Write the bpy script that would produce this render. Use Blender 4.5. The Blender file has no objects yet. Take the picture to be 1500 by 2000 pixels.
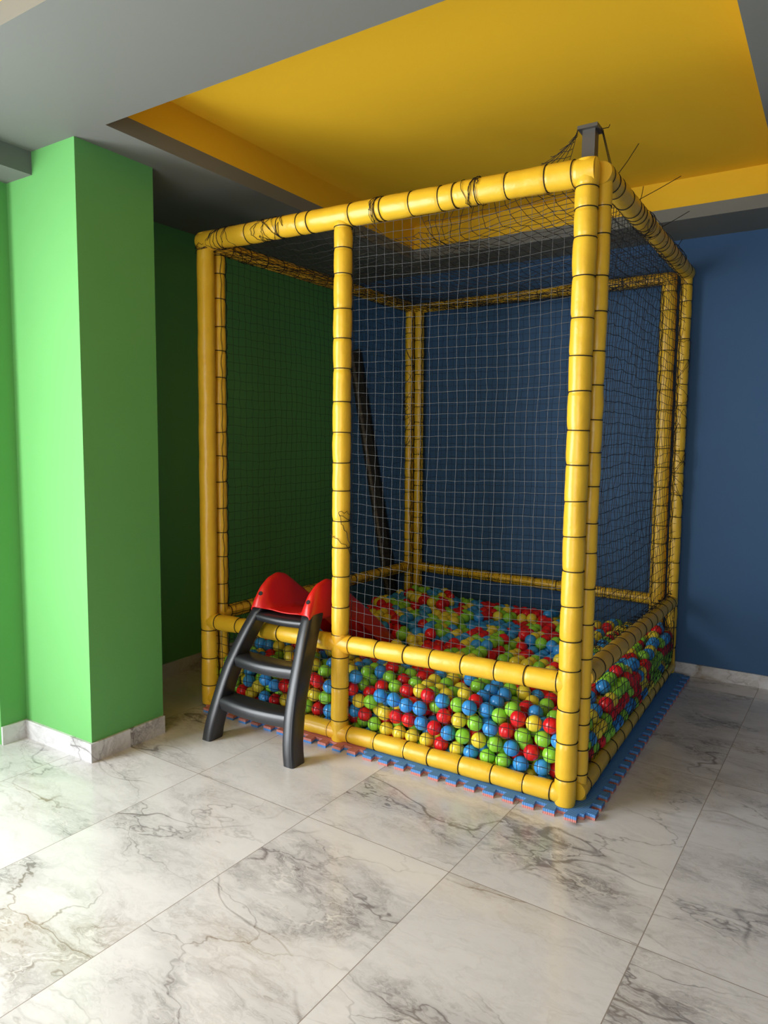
import bpy, bmesh, math, random
import numpy as np
from mathutils import Vector, Matrix
from mathutils import noise as mnoise
S = bpy.context.scene
random.seed(5)
# ------------------------------------------------------------------ camera
YAW, PITCH, ROLL, FPX, CAMZ = 32.6751, 5.4817, 0.6084, 1393.2154, 1.395
y_, p_, r_ = math.radians(YAW), math.radians(PITCH), math.radians(ROLL)
F = Vector((-math.sin(y_)*math.cos(p_), math.cos(y_)*math.cos(p_), -math.sin(p_)))
R = Vector((math.cos(y_), math.sin(y_), 0)); U = R.cross(F)
R2 = R*math.cos(r_)+U*math.sin(r_); U2 = -R*math.sin(r_)+U*math.cos(r_)
cam = bpy.data.cameras.new('camera'); co = bpy.data.objects.new('camera', cam)
S.collection.objects.link(co)
M = Matrix((R2, U2, -F)).transposed().to_4x4(); M.translation = Vector((0, 0, CAMZ))
co.matrix_world = M
cam.sensor_fit = 'VERTICAL'; cam.sensor_height = 24; cam.sensor_width = 18
cam.lens = 24*FPX/2000; cam.clip_start = .05; cam.clip_end = 60
S.camera = co
# ------------------------------------------------------------------ light
w = bpy.data.worlds.new('world'); S.world = w; w.use_nodes = True
bg = w.node_tree.nodes['Background']; bg.inputs[0].default_value = (.75, .85, 1, 1); bg.inputs[1].default_value = .15
def area(name, loc, target, sx, sy, power, col, spread=180):
    l = bpy.data.lights.new(name, 'AREA'); l.shape = 'RECTANGLE'; l.size = sx; l.size_y = sy
    l.energy = power; l.color = col; l.spread = math.radians(spread)
    o = bpy.data.objects.new(name, l); S.collection.objects.link(o); o.location = loc
    o.rotation_euler = (Vector(target)-Vector(loc)).to_track_quat('-Z', 'Z' if abs(target[2]-loc[2]) < .9*abs((Vector(target)-Vector(loc)).length) else 'Y').to_euler()
    return o
# daylight entering through the tall glazed opening in the left wall and the entrance behind the camera
area('window_daylight', (-3.50, -.35, 1.25), (0, -.35, 1.15), 4.1, 2.4, 450, (.94, .975, 1))
area('entrance_daylight', (-.2, -3.75, 1.25), (-.2, 0, 1.15), 3.0, 2.3, 100, (.94, .975, 1))
S.view_settings.view_transform = 'Standard'; S.view_settings.look = 'None'
S.view_settings.exposure = 0.15; S.view_settings.gamma = 1; S.view_settings.use_curve_mapping = False
S.cycles.max_bounces = 10; S.cycles.diffuse_bounces = 6
try:
    S.cycles.use_denoising = True
except Exception: pass
# ------------------------------------------------------------------ helpers
def link(o):
    S.collection.objects.link(o); return o
def tag(o, label=None, cat=None, group=None, kind=None):
    if label: o['label'] = label
    if cat: o['category'] = cat
    if group: o['group'] = group
    if kind: o['kind'] = kind
    return o
def empty(name, loc=(0, 0, 0)):
    o = bpy.data.objects.new(name, None); o.location = loc; o.empty_display_size = .1; return link(o)
class MB:
    def __init__(s): s.v = []; s.f = []; s.mi = []
    def add(s, vs, fs, m=0):
        n = len(s.v); s.v += [tuple(v) for v in vs]; s.f += [tuple(i+n for i in f) for f in fs]; s.mi += [m]*len(fs)
    def box(s, a, b, m=0):
        x0, y0, z0 = a; x1, y1, z1 = b
        s.add([(x0,y0,z0),(x1,y0,z0),(x1,y1,z0),(x0,y1,z0),(x0,y0,z1),(x1,y0,z1),(x1,y1,z1),(x0,y1,z1)],
              [(0,3,2,1),(4,5,6,7),(0,1,5,4),(1,2,6,5),(2,3,7,6),(3,0,4,7)], m)
    def tube(s, pts, r, n=6, m=0, closed=False, cap=True):
        pts = [Vector(p) for p in pts]; N = len(pts)
        if N < 2: return
        rs = r if hasattr(r, '__len__') else [r]*N
        T = []
        for i in range(N):
            a = pts[(i-1) % N] if (closed or i > 0) else pts[i]; b = pts[(i+1) % N] if (closed or i < N-1) else pts[i]
            t = (b-a); T.append(t.normalized() if t.length > 1e-9 else Vector((0, 0, 1)))
        up = Vector((0, 0, 1)) if abs(T[0].z) < .9 else Vector((1, 0, 0))
        nrm = (up-T[0]*up.dot(T[0])).normalized(); base = len(s.v)
        for i in range(N):
            nrm = (nrm-T[i]*nrm.dot(T[i]));  nrm = nrm.normalized() if nrm.length > 1e-9 else Vector((1, 0, 0))
            bi = T[i].cross(nrm)
            for k in range(n):
                a = 2*math.pi*k/n; s.v.append(tuple(pts[i]+(nrm*math.cos(a)+bi*math.sin(a))*rs[i]))
        for i in range(N if closed else N-1):
            j = (i+1) % N
            for k in range(n):
                k2 = (k+1) % n
                s.f.append((base+i*n+k, base+i*n+k2, base+j*n+k2, base+j*n+k)); s.mi.append(m)
        if cap and not closed:
            s.f.append(tuple(base+k for k in range(n))[::-1]); s.f.append(tuple(base+(N-1)*n+k for k in range(n))); s.mi += [m, m]
    def build(s, name, mats, parent=None, smooth=False, loc=None, angle=None):
        me = bpy.data.meshes.new(name); me.from_pydata(s.v, [], s.f)
        mats = mats if isinstance(mats, (list, tuple)) else [mats]
        for m in mats: me.materials.append(m)
        if len(mats) > 1: me.polygons.foreach_set('material_index', s.mi)
        bm = bmesh.new(); bm.from_mesh(me); bmesh.ops.recalc_face_normals(bm, faces=bm.faces); bm.to_mesh(me); bm.free()
        if smooth:
            me.polygons.foreach_set('use_smooth', [True]*len(me.polygons))
            if angle: me.set_sharp_from_angle(angle=math.radians(angle))
        me.update(); o = bpy.data.objects.new(name, me); link(o)
        if parent: o.parent = parent; o.matrix_parent_inverse = Matrix.Translation(-Vector(parent.location))
        return o
def mat(name, col, rough=.5, spec=.5, **k):
    m = bpy.data.materials.new(name); m.use_nodes = True; b = m.node_tree.nodes['Principled BSDF']
    b.inputs['Base Color'].default_value = (*col, 1); b.inputs['Roughness'].default_value = rough
    b.inputs['Specular IOR Level'].default_value = spec
    for a, v in k.items(): b.inputs[a.replace('_', ' ')].default_value = v
    return m
def N(m, t, **k):
    n = m.node_tree.nodes.new(t)
    for a, v in k.items(): setattr(n, a, v)
    return n
def L(m, a, b): m.node_tree.links.new(a, b)
def paint(name, col, var=.05, bump=.12, rough=.65, scale=2.0):
    """wall paint: faint blotchy tone variation and roller texture"""
    m = mat(name, col, rough, .3); b = m.node_tree.nodes['Principled BSDF']
    g = N(m, 'ShaderNodeNewGeometry'); n1 = N(m, 'ShaderNodeTexNoise'); n1.inputs['Scale'].default_value = scale; n1.inputs['Detail'].default_value = 6
    L(m, g.outputs['Position'], n1.inputs['Vector'])
    mx = N(m, 'ShaderNodeMix', data_type='RGBA'); mx.inputs[6].default_value = (*[c*(1-var) for c in col], 1); mx.inputs[7].default_value = (*[min(1, c*(1+var)) for c in col], 1)
    L(m, n1.outputs['Fac'], mx.inputs[0]); L(m, mx.outputs[2], b.inputs['Base Color'])
    n2 = N(m, 'ShaderNodeTexNoise'); n2.inputs['Scale'].default_value = 130; n2.inputs['Detail'].default_value = 3; L(m, g.outputs['Position'], n2.inputs['Vector'])
    bp = N(m, 'ShaderNodeBump'); bp.inputs['Strength'].default_value = bump; bp.inputs['Distance'].default_value = .002
    L(m, n2.outputs['Fac'], bp.inputs['Height']); L(m, bp.outputs['Normal'], b.inputs['Normal'])
    return m
def marble(name, grout=True):
    m = mat(name, (.8, .78, .76), .13, .5); nt = m.node_tree; b = nt.nodes['Principled BSDF']
    def math_(op, a, c=None, clamp=False):
        n = N(m, 'ShaderNodeMath', operation=op, use_clamp=clamp)
        for i, x in enumerate((a, c)):
            if x is None: continue
            if isinstance(x, (int, float)): n.inputs[i].default_value = x
            else: L(m, x, n.inputs[i])
        return n.outputs[0]
    g = N(m, 'ShaderNodeNewGeometry'); mp = N(m, 'ShaderNodeMapping', vector_type='TEXTURE')
    mp.inputs['Location'].default_value = (-1.005, 1.985, 0); mp.inputs['Rotation'].default_value = (0, 0, math.radians(-1.5))
    L(m, g.outputs['Position'], mp.inputs['Vector'])
    sp = N(m, 'ShaderNodeSeparateXYZ'); L(m, mp.outputs[0], sp.inputs[0])
    u = math_('DIVIDE', sp.outputs[0], .602); v = math_('DIVIDE', sp.outputs[1], 1.208)
    fu, fv = math_('FLOOR', u), math_('FLOOR', v)
    cu = math_('ABSOLUTE', math_('SUBTRACT', math_('SUBTRACT', u, fu), .5)); cv = math_('ABSOLUTE', math_('SUBTRACT', math_('SUBTRACT', v, fv), .5))
    gu = math_('GREATER_THAN', cu, .5-.0014/.602); gv = math_('GREATER_THAN', cv, .5-.0014/1.208)
    gr = math_('MAXIMUM', gu, gv)
    idv = N(m, 'ShaderNodeCombineXYZ'); L(m, fu, idv.inputs[0]); L(m, fv, idv.inputs[1]); idv.inputs[2].default_value = 3.3
    wn = N(m, 'ShaderNodeTexWhiteNoise', noise_dimensions='3D'); L(m, idv.outputs[0], wn.inputs['Vector'])
    sc = N(m, 'ShaderNodeVectorMath', operation='SCALE'); L(m, wn.outputs['Color'], sc.inputs[0]); sc.inputs['Scale'].default_value = 37
    ad = N(m, 'ShaderNodeVectorMath', operation='ADD'); L(m, mp.outputs[0], ad.inputs[0]); L(m, sc.outputs[0], ad.inputs[1])
    mq = N(m, 'ShaderNodeMapping'); mq.inputs['Rotation'].default_value = (0, 0, math.radians(38)); mq.inputs['Scale'].default_value = (.62, 1.35, 1); L(m, ad.outputs[0], mq.inputs[0])
    P = mq.outputs[0]
    def noise(scale, det, rough=.55, dist=0, vec=P, off=0):
        n = N(m, 'ShaderNodeTexNoise'); n.inputs['Scale'].default_value = scale; n.inputs['Detail'].default_value = det
        n.inputs['Roughness'].default_value = rough; n.inputs['Distortion'].default_value = dist
        if off:
            a = N(m, 'ShaderNodeVectorMath', operation='ADD'); a.inputs[1].default_value = (off, off*.7, off*1.3); L(m, vec, a.inputs[0]); L(m, a.outputs[0], n.inputs['Vector'])
        else: L(m, vec, n.inputs['Vector'])
        return n
    # warp field
    wf = noise(2.2, 5, .6); ws = N(m, 'ShaderNodeVectorMath', operation='SUBTRACT'); L(m, wf.outputs['Color'], ws.inputs[0]); ws.inputs[1].default_value = (.5, .5, .5)
    wsc = N(m, 'ShaderNodeVectorMath', operation='SCALE'); L(m, ws.outputs[0], wsc.inputs[0]); wsc.inputs['Scale'].default_value = .55
    wp = N(m, 'ShaderNodeVectorMath', operation='ADD'); L(m, P, wp.inputs[0]); L(m, wsc.outputs[0], wp.inputs[1]); W = wp.outputs[0]
    def ridge(scale, det, width, off, vec=W, rough=.5):
        n = noise(scale, det, rough, 0, vec, off)
        a = math_('ABSOLUTE', math_('SUBTRACT', n.outputs['Fac'], .5))
        return math_('SUBTRACT', 1, math_('DIVIDE', a, width, True), True)
    # cracks: edges of warped cells
    vo = N(m, 'ShaderNodeTexVoronoi', feature='DISTANCE_TO_EDGE'); vo.inputs['Scale'].default_value = 2.3; L(m, W, vo.inputs['Vector'])
    crack = math_('SUBTRACT', 1, math_('DIVIDE', vo.outputs['Distance'], .012, True), True)
    crackb = math_('SUBTRACT', 1, math_('DIVIDE', vo.outputs['Distance'], .10, True), True)
    mask = N(m, 'ShaderNodeMapRange'); L(m, noise(1.9, 3, .5, 0, P, 5).outputs['Fac'], mask.inputs[0]); mask.inputs[1].default_value = .43; mask.inputs[2].default_value = .62
    mk = mask.outputs[0]
    crack = math_('MULTIPLY', crack, math_('ADD', math_('MULTIPLY', mk, .75), .12))
    band = math_('MULTIPLY', ridge(1.5, 6, .15, 11, W, .6), math_('ADD', math_('MULTIPLY', mk, .8), .2))       # broad smoky bands
    fil = math_('MULTIPLY', ridge(4.6, 10, .05, 23, W, .72), math_('MAXIMUM', band, math_('MULTIPLY', mk, .25)))  # filaments in them
    fil2 = math_('MULTIPLY', ridge(9.5, 8, .03, 31, W, .65), band)
    cloud = math_('MULTIPLY', math_('MULTIPLY', noise(6, 8, .65, 0, W, 3).outputs['Fac'], band), 1.0)
    line = math_('MULTIPLY', math_('MULTIPLY', ridge(.8, 4, .004, 41, P, .5), .9), mk)
    white = math_('MULTIPLY', ridge(3.1, 7, .012, 57, W), band)
    dark = math_('ADD', math_('ADD', math_('MULTIPLY', cloud, .85), math_('MULTIPLY', fil, .45)), math_('ADD', math_('MULTIPLY', fil2, .35), math_('ADD', math_('MULTIPLY', crack, .8), math_('ADD', line, math_('MULTIPLY', math_('MULTIPLY', crackb, mk), .10)))), True)
    base = N(m, 'ShaderNodeMix', data_type='RGBA'); base.inputs[6].default_value = (.775, .765, .77, 1); base.inputs[7].default_value = (.64, .63, .64, 1)
    L(m, noise(3.0, 6, .6, 0, P, 71).outputs['Fac'], base.inputs[0])
    warm = N(m, 'ShaderNodeMix', data_type='RGBA'); warm.inputs[6].default_value = (.24, .225, .225, 1); warm.inputs[7].default_value = (.34, .27, .19, 1)
    wr = N(m, 'ShaderNodeMapRange'); L(m, noise(1.6, 3, .5, 0, P, 91).outputs['Fac'], wr.inputs[0]); wr.inputs[1].default_value = .52; wr.inputs[2].default_value = .7; L(m, wr.outputs[0], warm.inputs[0])
    m1 = N(m, 'ShaderNodeMix', data_type='RGBA'); L(m, dark, m1.inputs[0]); L(m, base.outputs[2], m1.inputs[6]); L(m, warm.outputs[2], m1.inputs[7])
    m2 = N(m, 'ShaderNodeMix', data_type='RGBA'); L(m, math_('MULTIPLY', white, .7), m2.inputs[0]); L(m, m1.outputs[2], m2.inputs[6]); m2.inputs[7].default_value = (.8, .78, .76, 1)
    out = m2.outputs[2]
    if grout:
        m3 = N(m, 'ShaderNodeMix', data_type='RGBA'); L(m, gr, m3.inputs[0]); L(m, out, m3.inputs[6]); m3.inputs[7].default_value = (.26, .22, .19, 1); out = m3.outputs[2]
        rg = N(m, 'ShaderNodeMapRange'); L(m, gr, rg.inputs[0]); rg.inputs[3].default_value = .16; rg.inputs[4].default_value = .8; L(m, rg.outputs[0], b.inputs['Roughness'])
        bp = N(m, 'ShaderNodeBump', invert=True); bp.inputs['Strength'].default_value = .4; bp.inputs['Distance'].default_value = .002; L(m, gr, bp.inputs['Height']); L(m, bp.outputs[0], b.inputs['Normal'])
    L(m, out, b.inputs['Base Color'])
    return m
GREEN = paint('green_wall_paint', (.128, .395, .11))
BLUE = paint('blue_wall_paint', (.042, .108, .225), .08)
GREY = paint('grey_ceiling_paint', (.17, .176, .16), .02, .05)
YELC = paint('yellow_ceiling_paint', (.80, .48, .018), .02, .05, .75)
MARB = marble('marble_floor_tile'); MARB2 = marble('marble_skirting', False)
WHITE = paint('white_wall_paint', (.75, .75, .73), .02)
def vinyl(name, col):
    m = mat(name, col, .33, .5); b = m.node_tree.nodes['Principled BSDF']
    g = N(m, 'ShaderNodeNewGeometry'); n1 = N(m, 'ShaderNodeTexNoise'); n1.inputs['Scale'].default_value = 16; n1.inputs['Detail'].default_value = 5; n1.inputs['Distortion'].default_value = .6
    L(m, g.outputs['Position'], n1.inputs['Vector'])
    mr = N(m, 'ShaderNodeMapRange'); L(m, n1.outputs['Fac'], mr.inputs[0]); mr.inputs[1].default_value = .35; mr.inputs[2].default_value = .7
    mx = N(m, 'ShaderNodeMix', data_type='RGBA'); mx.inputs[6].default_value = (*col, 1); mx.inputs[7].default_value = (col[0]*.96, col[1]*.91, col[2]*.85, 1)
    L(m, mr.outputs[0], mx.inputs[0]); L(m, mx.outputs[2], b.inputs['Base Color'])
    bp = N(m, 'ShaderNodeBump'); bp.inputs['Strength'].default_value = .22; bp.inputs['Distance'].default_value = .012
    L(m, n1.outputs['Fac'], bp.inputs['Height']); L(m, bp.outputs[0], b.inputs['Normal'])
    return m
VIN = vinyl('yellow_vinyl_foam_cover', (.80, .49, .028)); VIN2 = vinyl('orange_yellow_joint_cover', (.78, .42, .02))
CORD = mat('black_nylon_cord', (.012, .011, .012), .6, .3)
NETM = mat('black_nylon_net', (.012, .012, .013), .55, .35)
NETLIT = mat('window_lit_nylon_net', (.085, .09, .095), .5, .5)  # dark net paled to grey: window light on the front strands put into colour
STEEL = mat('dull_grey_steel', (.12, .115, .105), .45, .5, Metallic=.6)
BLACKP = mat('black_moulded_plastic', (.017, .018, .022), .33, .6)
REDP = mat('red_moulded_plastic', (.62, .012, .010), .32, .5)
DARKH = mat('dark_screw_hole', (.01, .01, .01), .6, .3)
def ballm(name, col):
    m = mat(name, col, .22, .5, Subsurface_Weight=.12, Subsurface_Scale=.02); b = m.node_tree.nodes['Principled BSDF']
    b.inputs['Subsurface Radius'].default_value = (1, .7, .5); return m
BM = dict(R=ballm('red_ball_plastic', (.72, .014, .02)), B=ballm('blue_ball_plastic', (.045, .31, .74)),
          G=ballm('green_ball_plastic', (.29, .66, .05)), Y=ballm('yellow_ball_plastic', (.82, .66, .05)))
# ------------------------------------------------------------------ setting
CZ, YB, XP, YP = 2.61, 4.60, -2.676, 1.838
XL, XN, XR, YF = -3.17, -3.305, 3.6, -4.0
def struct(name, mb, m, label=None): return tag(mb.build(name, m), kind='structure')
b = MB(); b.box((-3.7, YF-.2, -.1), (XR+.2, YB+.2, 0)); struct('floor', b, MARB)
b = MB(); b.box((XN-.15, YB, 0), (XR+.2, YB+.15, CZ)); struct('wall_back', b, BLUE)
b = MB(); b.box((XN-.15, YP+.2, 0), (XN, YB, CZ)); struct('wall_left_niche', b, GREEN)
b = MB(); b.box((XL, YP, 0), (XP, YP+.388, CZ)); b.box((XN-.15, YP+.2, 0), (XL+.01, YP+.388, CZ)); struct('wall_pier', b, GREEN)
# left wall: a stub next to the pier, then the tall glazed opening, lintel above, wall again far behind the camera
b = MB(); b.box((XL-.25, 1.715, 0), (XL, YP+.02, 2.52)); struct('wall_left', b, GREEN)
b = MB(); b.box((XL-.25, YF, 0), (XL, -2.45, 2.52)); struct('wall_left_front', b, GREEN)
b = MB(); b.box((XL-.25, YF, 2.515), (-2.975, YP, CZ)); struct('trim_1', b, GREY)
b = MB(); b.box((XR, YF, 0), (XR+.15, YB, CZ)); struct('wall_right', b, BLUE)
b = MB(); b.box((XL-.25, YF-.15, 0), (-1.75, YF, CZ)); b.box((1.35, YF-.15, 0), (XR+.15, YF, CZ)); b.box((-1.75, YF-.15, 2.45), (1.35, YF, CZ)); struct('wall_front', b, GREY)
# window frame of the glazed opening (behind the picture edge)
b = MB(); 
for yy in (-2.45, -1.06, .33, 1.665): b.box((XL-.17, yy, 0), (XL-.11, yy+.05, 2.515))
b.box((XL-.17, -2.45, 0), (XL-.11, 1.715, .05)); b.box((XL-.17, -2.45, 2.465), (XL-.11, 1.715, 2.515)); struct('window_1', b, WHITE)
# ceiling with two recesses
RX0, RX1 = -2.479, -.32
rec = [(RX0, 1.84, RX1, 4.197), (RX0, -1.1, RX1, 1.258)]
b = MB(); x0, x1, yy0, yy1 = XN-.15, XR+.15, YF-.15, YB+.15
def ring(z, y0, y1):
    b.box((x0, y0, CZ), (x1, y1, CZ+.02))
ring(CZ, yy0, -1.1); ring(CZ, 1.258, 1.84); ring(CZ, 4.197, yy1)
for (a, c, d, e) in rec:
    b.box((x0, c, CZ), (a, e, CZ+.02)); b.box((d, c, CZ), (x1, e, CZ+.02))
LZ, TZ = CZ+.067, 2.822
for (a, c, d, e) in rec:
    t = .02
    Q = CZ+.02
    for A, B in (((a-t, c-t, Q), (a, e+t, LZ)), ((d, c-t, Q), (d+t, e+t, LZ)), ((a, c-t, Q), (d, c, LZ)), ((a, e, Q), (d, e+t, LZ))): b.box(A, B)
struct('ceiling', b, GREY)
for (a, c, d, e) in rec:
    b = MB(); t = .02
    for A, B in (((a-t, c-t, LZ), (a, e+t, TZ)), ((d, c-t, LZ), (d+t, e+t, TZ)), ((a, c-t, LZ), (d, c, TZ)), ((a, e, LZ), (d, e+t, TZ))): b.box(A, B)
    b.box((a-t, c-t, TZ), (d+t, e+t, TZ+.02)); struct('ceiling_recess', b, YELC)
# skirting
BH, BT = .085, .012
def base(name, a, c): b = MB(); b.box(a, c); o = struct(name, b, MARB2); return o
base('baseboard_back', (XN, YB-BT, 0), (XR, YB, BH-.008))
base('baseboard_niche', (XN, YP+.39, 0), (XN+BT, YB-BT, BH))
b = MB(); b.box((XL, YP-BT, 0), (XP+BT, YP, BH)); b.box((XP, YP, 0), (XP+BT, YP+.388, BH)); struct('baseboard_pier', b, MARB2)
base('baseboard_left', (XL, 1.715, 0), (XL+BT, YP-BT, BH))
base('baseboard_right', (XR-BT, YF, 0), (XR, YB, BH))
# ------------------------------------------------------------------ foam mats
def ribbed(name, col, ang):
    m = mat(name, col, .8, .2); bs = m.node_tree.nodes['Principled BSDF']; g = N(m, 'ShaderNodeNewGeometry')
    mp = N(m, 'ShaderNodeMapping'); mp.inputs['Rotation'].default_value = (0, 0, math.radians(ang)); L(m, g.outputs['Position'], mp.inputs[0])
    wv = N(m, 'ShaderNodeTexWave', wave_type='BANDS', bands_direction='X'); wv.inputs['Scale'].default_value = 38; wv.inputs['Distortion'].default_value = .4; L(m, mp.outputs[0], wv.inputs[0])
    bp = N(m, 'ShaderNodeBump'); bp.inputs['Strength'].default_value = .6; bp.inputs['Distance'].default_value = .002; L(m, wv.outputs['Fac'], bp.inputs['Height']); L(m, bp.outputs[0], bs.inputs['Normal'])
    return m
FB, FR_ = ribbed('blue_eva_foam', (.10, .26, .58), 20), ribbed('red_eva_foam', (.58, .22, .19), 20)
def mat_outline(x0, y0, x1, y1, sides):
    """square foam tile with dovetail teeth on the named sides; teeth stick out by d"""
    d, n = .036, 12; pts = []
    def side(a, c, out, on):
        a = Vector(a); c = Vector(c); out = Vector(out); t = (c-a); Ls = t.length; t.normalize(); st = Ls/n
        r = []
        if not on: return [a]
        for k in range(n):
            p = a+t*st*k
            r += [p+t*st*.0, p+t*st*.27-t*.0, p+t*(st*.22)+out*d, p+t*(st*.78)+out*d, p+t*st*.73]
        return r
    cs = [((x0, y0, 0), (x1, y0, 0), (0, -1, 0)), ((x1, y0, 0), (x1, y1, 0), (1, 0, 0)), ((x1, y1, 0), (x0, y1, 0), (0, 1, 0)), ((x0, y1, 0), (x0, y0, 0), (-1, 0, 0))]
    for s_, (a, c, o) in zip('bret', cs): pts += side(a, c, o, s_ in sides)
    return pts
def foam(x0, y0, sides, top, bot, label):
    t = empty('foam_mat', (x0+.49, y0+.48, 0)); tag(t, label, 'foam mat', 'interlocking foam mats under the ball pit')
    W_ = 1.0; D_ = .99
    pts = mat_outline(x0, y0, x0+W_-.002, y0+D_-.002, sides); n = len(pts)
    for nm, z0, z1, m in (('bottom_layer', .0005, .0105, bot), ('top_layer', .0105, .022, top)):
        mb = MB(); mb.v = [(p.x, p.y, z) for z in (z0, z1) for p in pts]
        mb.f = [tuple(range(n))[::-1], tuple(range(n, 2*n))]+[(i, (i+1) % n, n+(i+1) % n, n+i) for i in range(n)]; mb.mi = [0]*len(mb.f)
        mb.build(nm, m, t)
XM, YM = -1.733, 2.553
foam(XM, YM, 'br', FB, FR_, 'blue-topped foam mat with red underside beneath the front right corner of the cage')
foam(XM-1.0, YM, 'b', FR_, FB, 'red-topped foam mat with blue underside beneath the cage behind the slide ladder')
foam(XM, YM+.99, 'r', FB, FR_, 'blue-topped foam mat along the far right edge of the cage near the blue wall')
# ------------------------------------------------------------------ cage
cage = empty('ball_pit_cage', (-1.78, 3.56, .022))
tag(cage, 'tall yellow padded ball pit cage with black netting standing on foam mats', 'ball pit')
def lerp(a, b, t): return a+(b-a)*t
def foam_tube(name, a, c, r, rings, joint=None, seed=0, n=20):
    """padded tube from a to c; rings = distances (fractions of length) where the lacing cord pinches the cover"""
    a = Vector(a); c = Vector(c); ax = c-a; Ln = ax.length; ax.normalize()
    up = Vector((0, 0, 1)) if abs(ax.z) < .8 else Vector((0, 1, 0)); e1 = ax.cross(up).normalized(); e2 = ax.cross(e1)
    ts = sorted(set([0, Ln]+[i*Ln/int(Ln/.02) for i in range(int(Ln/.02)+1)]+[q+d for q in rings for d in (-.012, -.005, 0, .005, .012) if 0 < q+d < Ln]))
    vs = []; fs = []
    for t in ts:
        pinch = sum(math.exp(-((t-q)/.006)**2) for q in rings)
        edge = .004*sum(math.exp(-((t-q)/.02)**2) for q in rings)
        for k in range(n):
            th = 2*math.pi*k/n; dr = e1*math.cos(th)+e2*math.sin(th)
            p = a+ax*t; nz = mnoise.noise(p*9+dr*.8+Vector((seed*3.1, 0, 0)))*.0022+mnoise.noise(p*28+dr*1.4)*.0012
            rr = r*(1-.055*min(1, pinch))+nz-edge*.25
            if t < 1e-6 or t > Ln-1e-6: rr *= .93
            vs.append(p+dr*rr)
    for i in range(len(ts)-1):
        for k in range(n): fs.append((i*n+k, i*n+(k+1) % n, (i+1)*n+(k+1) % n, (i+1)*n+k))
    fs.append(tuple(range(n))[::-1]); fs.append(tuple((len(ts)-1)*n+k for k in range(n)))
    mb = MB(); mb.add(vs, fs); o = mb.build(name, [VIN], cage, True, angle=50)
    if rings:
        cb = MB(); pts = []                       # one cord: a turn round the tube, a run along its inner side, the next turn
        ctr = Vector((-1.78, 3.56, 0)); mid = (a+c)/2; inn = Vector((ctr.x-mid.x, ctr.y-mid.y, 0)); inn = (inn-ax*inn.dot(ax)).normalized() if inn.length > .01 else e1
        th0 = math.atan2(inn.dot(e2), inn.dot(e1))+.25
        for qi, q in enumerate(rings):
            tl = random.uniform(-.007, .007)
            for k in range(25):
                th = th0+2*math.pi*k/24
                pts.append(a+ax*(q+tl*math.sin(math.pi*k/24))+(e1*math.cos(th)+e2*math.sin(th))*(r*.975))
            if qi < len(rings)-1:
                for j in range(1, 6):
                    u_ = j/6; pts.append(a+ax*lerp(q, rings[qi+1], u_)+(e1*math.cos(th0)+e2*math.sin(th0))*(r*.975+.006)+e1*.003*math.sin(u_*9+qi))
        cb.tube(pts, .0021, 5)
        lc = cb.build('lacing_cord', CORD, o, True); lc.matrix_parent_inverse = Matrix.Identity(4)
        lc.matrix_parent_inverse = o.matrix_world.inverted() if False else Matrix.Translation((0, 0, 0))
        lc.matrix_parent_inverse = (Matrix.Translation(cage.location) @ o.matrix_parent_inverse).inverted()
    return o
ZB = .067
def post(x0, y0, x1, y1, zt, r, zr, seed): # bottom xy, top xy, ring heights
    Ln = math.dist((x0, y0, .022), (x1, y1, zt))
    return foam_tube('post', (x0, y0, .023), (x1, y1, zt), r, [z-.022 for z in zr if .04 < z < zt-.02], seed=seed)
def rail(a, c, r, rp, seed, axis):
    i = 0 if axis == 'x' else 1; Ln = math.dist(a, c)
    return foam_tube('rail', a, c, r, sorted([abs(q-a[i]) for q in rp if .02 < abs(q-a[i]) < Ln-.02]), seed=seed)
YFf = 2.594
zFR = [2.307, 2.227, 2.134, 1.994, 1.853, 1.721, 1.585, 1.452, 1.326, 1.184, 1.055, .932, .792, .665, .55, .401, .266, .125]
zM = [2.32, 2.232, 2.121, 1.983, 1.851, 1.715, 1.574, 1.436, 1.311, 1.182, 1.048, .924, .792, .657, .526, .42, .27, .117]
zRF = [2.247, 2.151, 2.011, 1.884, 1.744, 1.621, 1.495, 1.371, 1.241, 1.11, .989, .856, .719, .578, .43, .326, .222, .12]
zRB = [2.333, 2.232, 2.141, 2.018, 1.896, 1.761, 1.634, 1.504, 1.369, 1.24, 1.109, .977, .845, .701, .577, .43, .3, .18]
zLF = [2.331, 2.24, 2.114, 1.981, 1.855, 1.72, 1.584, 1.447, 1.317, 1.19, 1.05, .92, .79, .65, .54, .4, .25]
zBK = [2.30, 2.19, 2.08, 1.96, 1.84, 1.73, 1.61, 1.50, 1.38, 1.27, 1.15, 1.04, .92, .81, .69, .57, .42, .3]
post(-2.744, YFf, -2.737, YFf, 2.42, .043, [.415, .265, .12], 1)
post(-1.896, YFf, -1.889, YFf, 2.36, .041, zM, 2)
post(-.823, YFf, -.823, YFf, 2.398, .0415, zFR, 3)
def joint(z, arms, r):
    mb = MB(); x = -1.8925
    def sl(a, c, r_):
        a = Vector(a); c = Vector(c); mb.tube([a.lerp(c, k/8) for k in range(9)], [r_*(1-.05*(k in (0, 8))) for k in range(9)], 20)
    sl((x, YFf, z-arms[0]), (x, YFf, z+arms[1]), r); zz = .4795+.018*(x+1.8925) if .3 < z < .6 else z
    sl((x-.065, YFf, zz), (x+.065, YFf, zz), r); mb.build('joint_cover', VIN2, cage, True, angle=40)
joint(.480, (.058, .045), .0425); joint(.060, (.03, .05), .0395)
post(-.797, 2.675, -.789, 2.675, 2.37, .033, zRF, 4)
post(-.822, 4.53, -.830, 4.53, 2.40, .033, zRB, 5)
post(-2.737, 2.677, -2.731, 2.677, 2.38, .033, zLF, 6)
post(-2.68, 4.53, -2.70, 4.53, 2.38, .033, zBK, 7)
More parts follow.
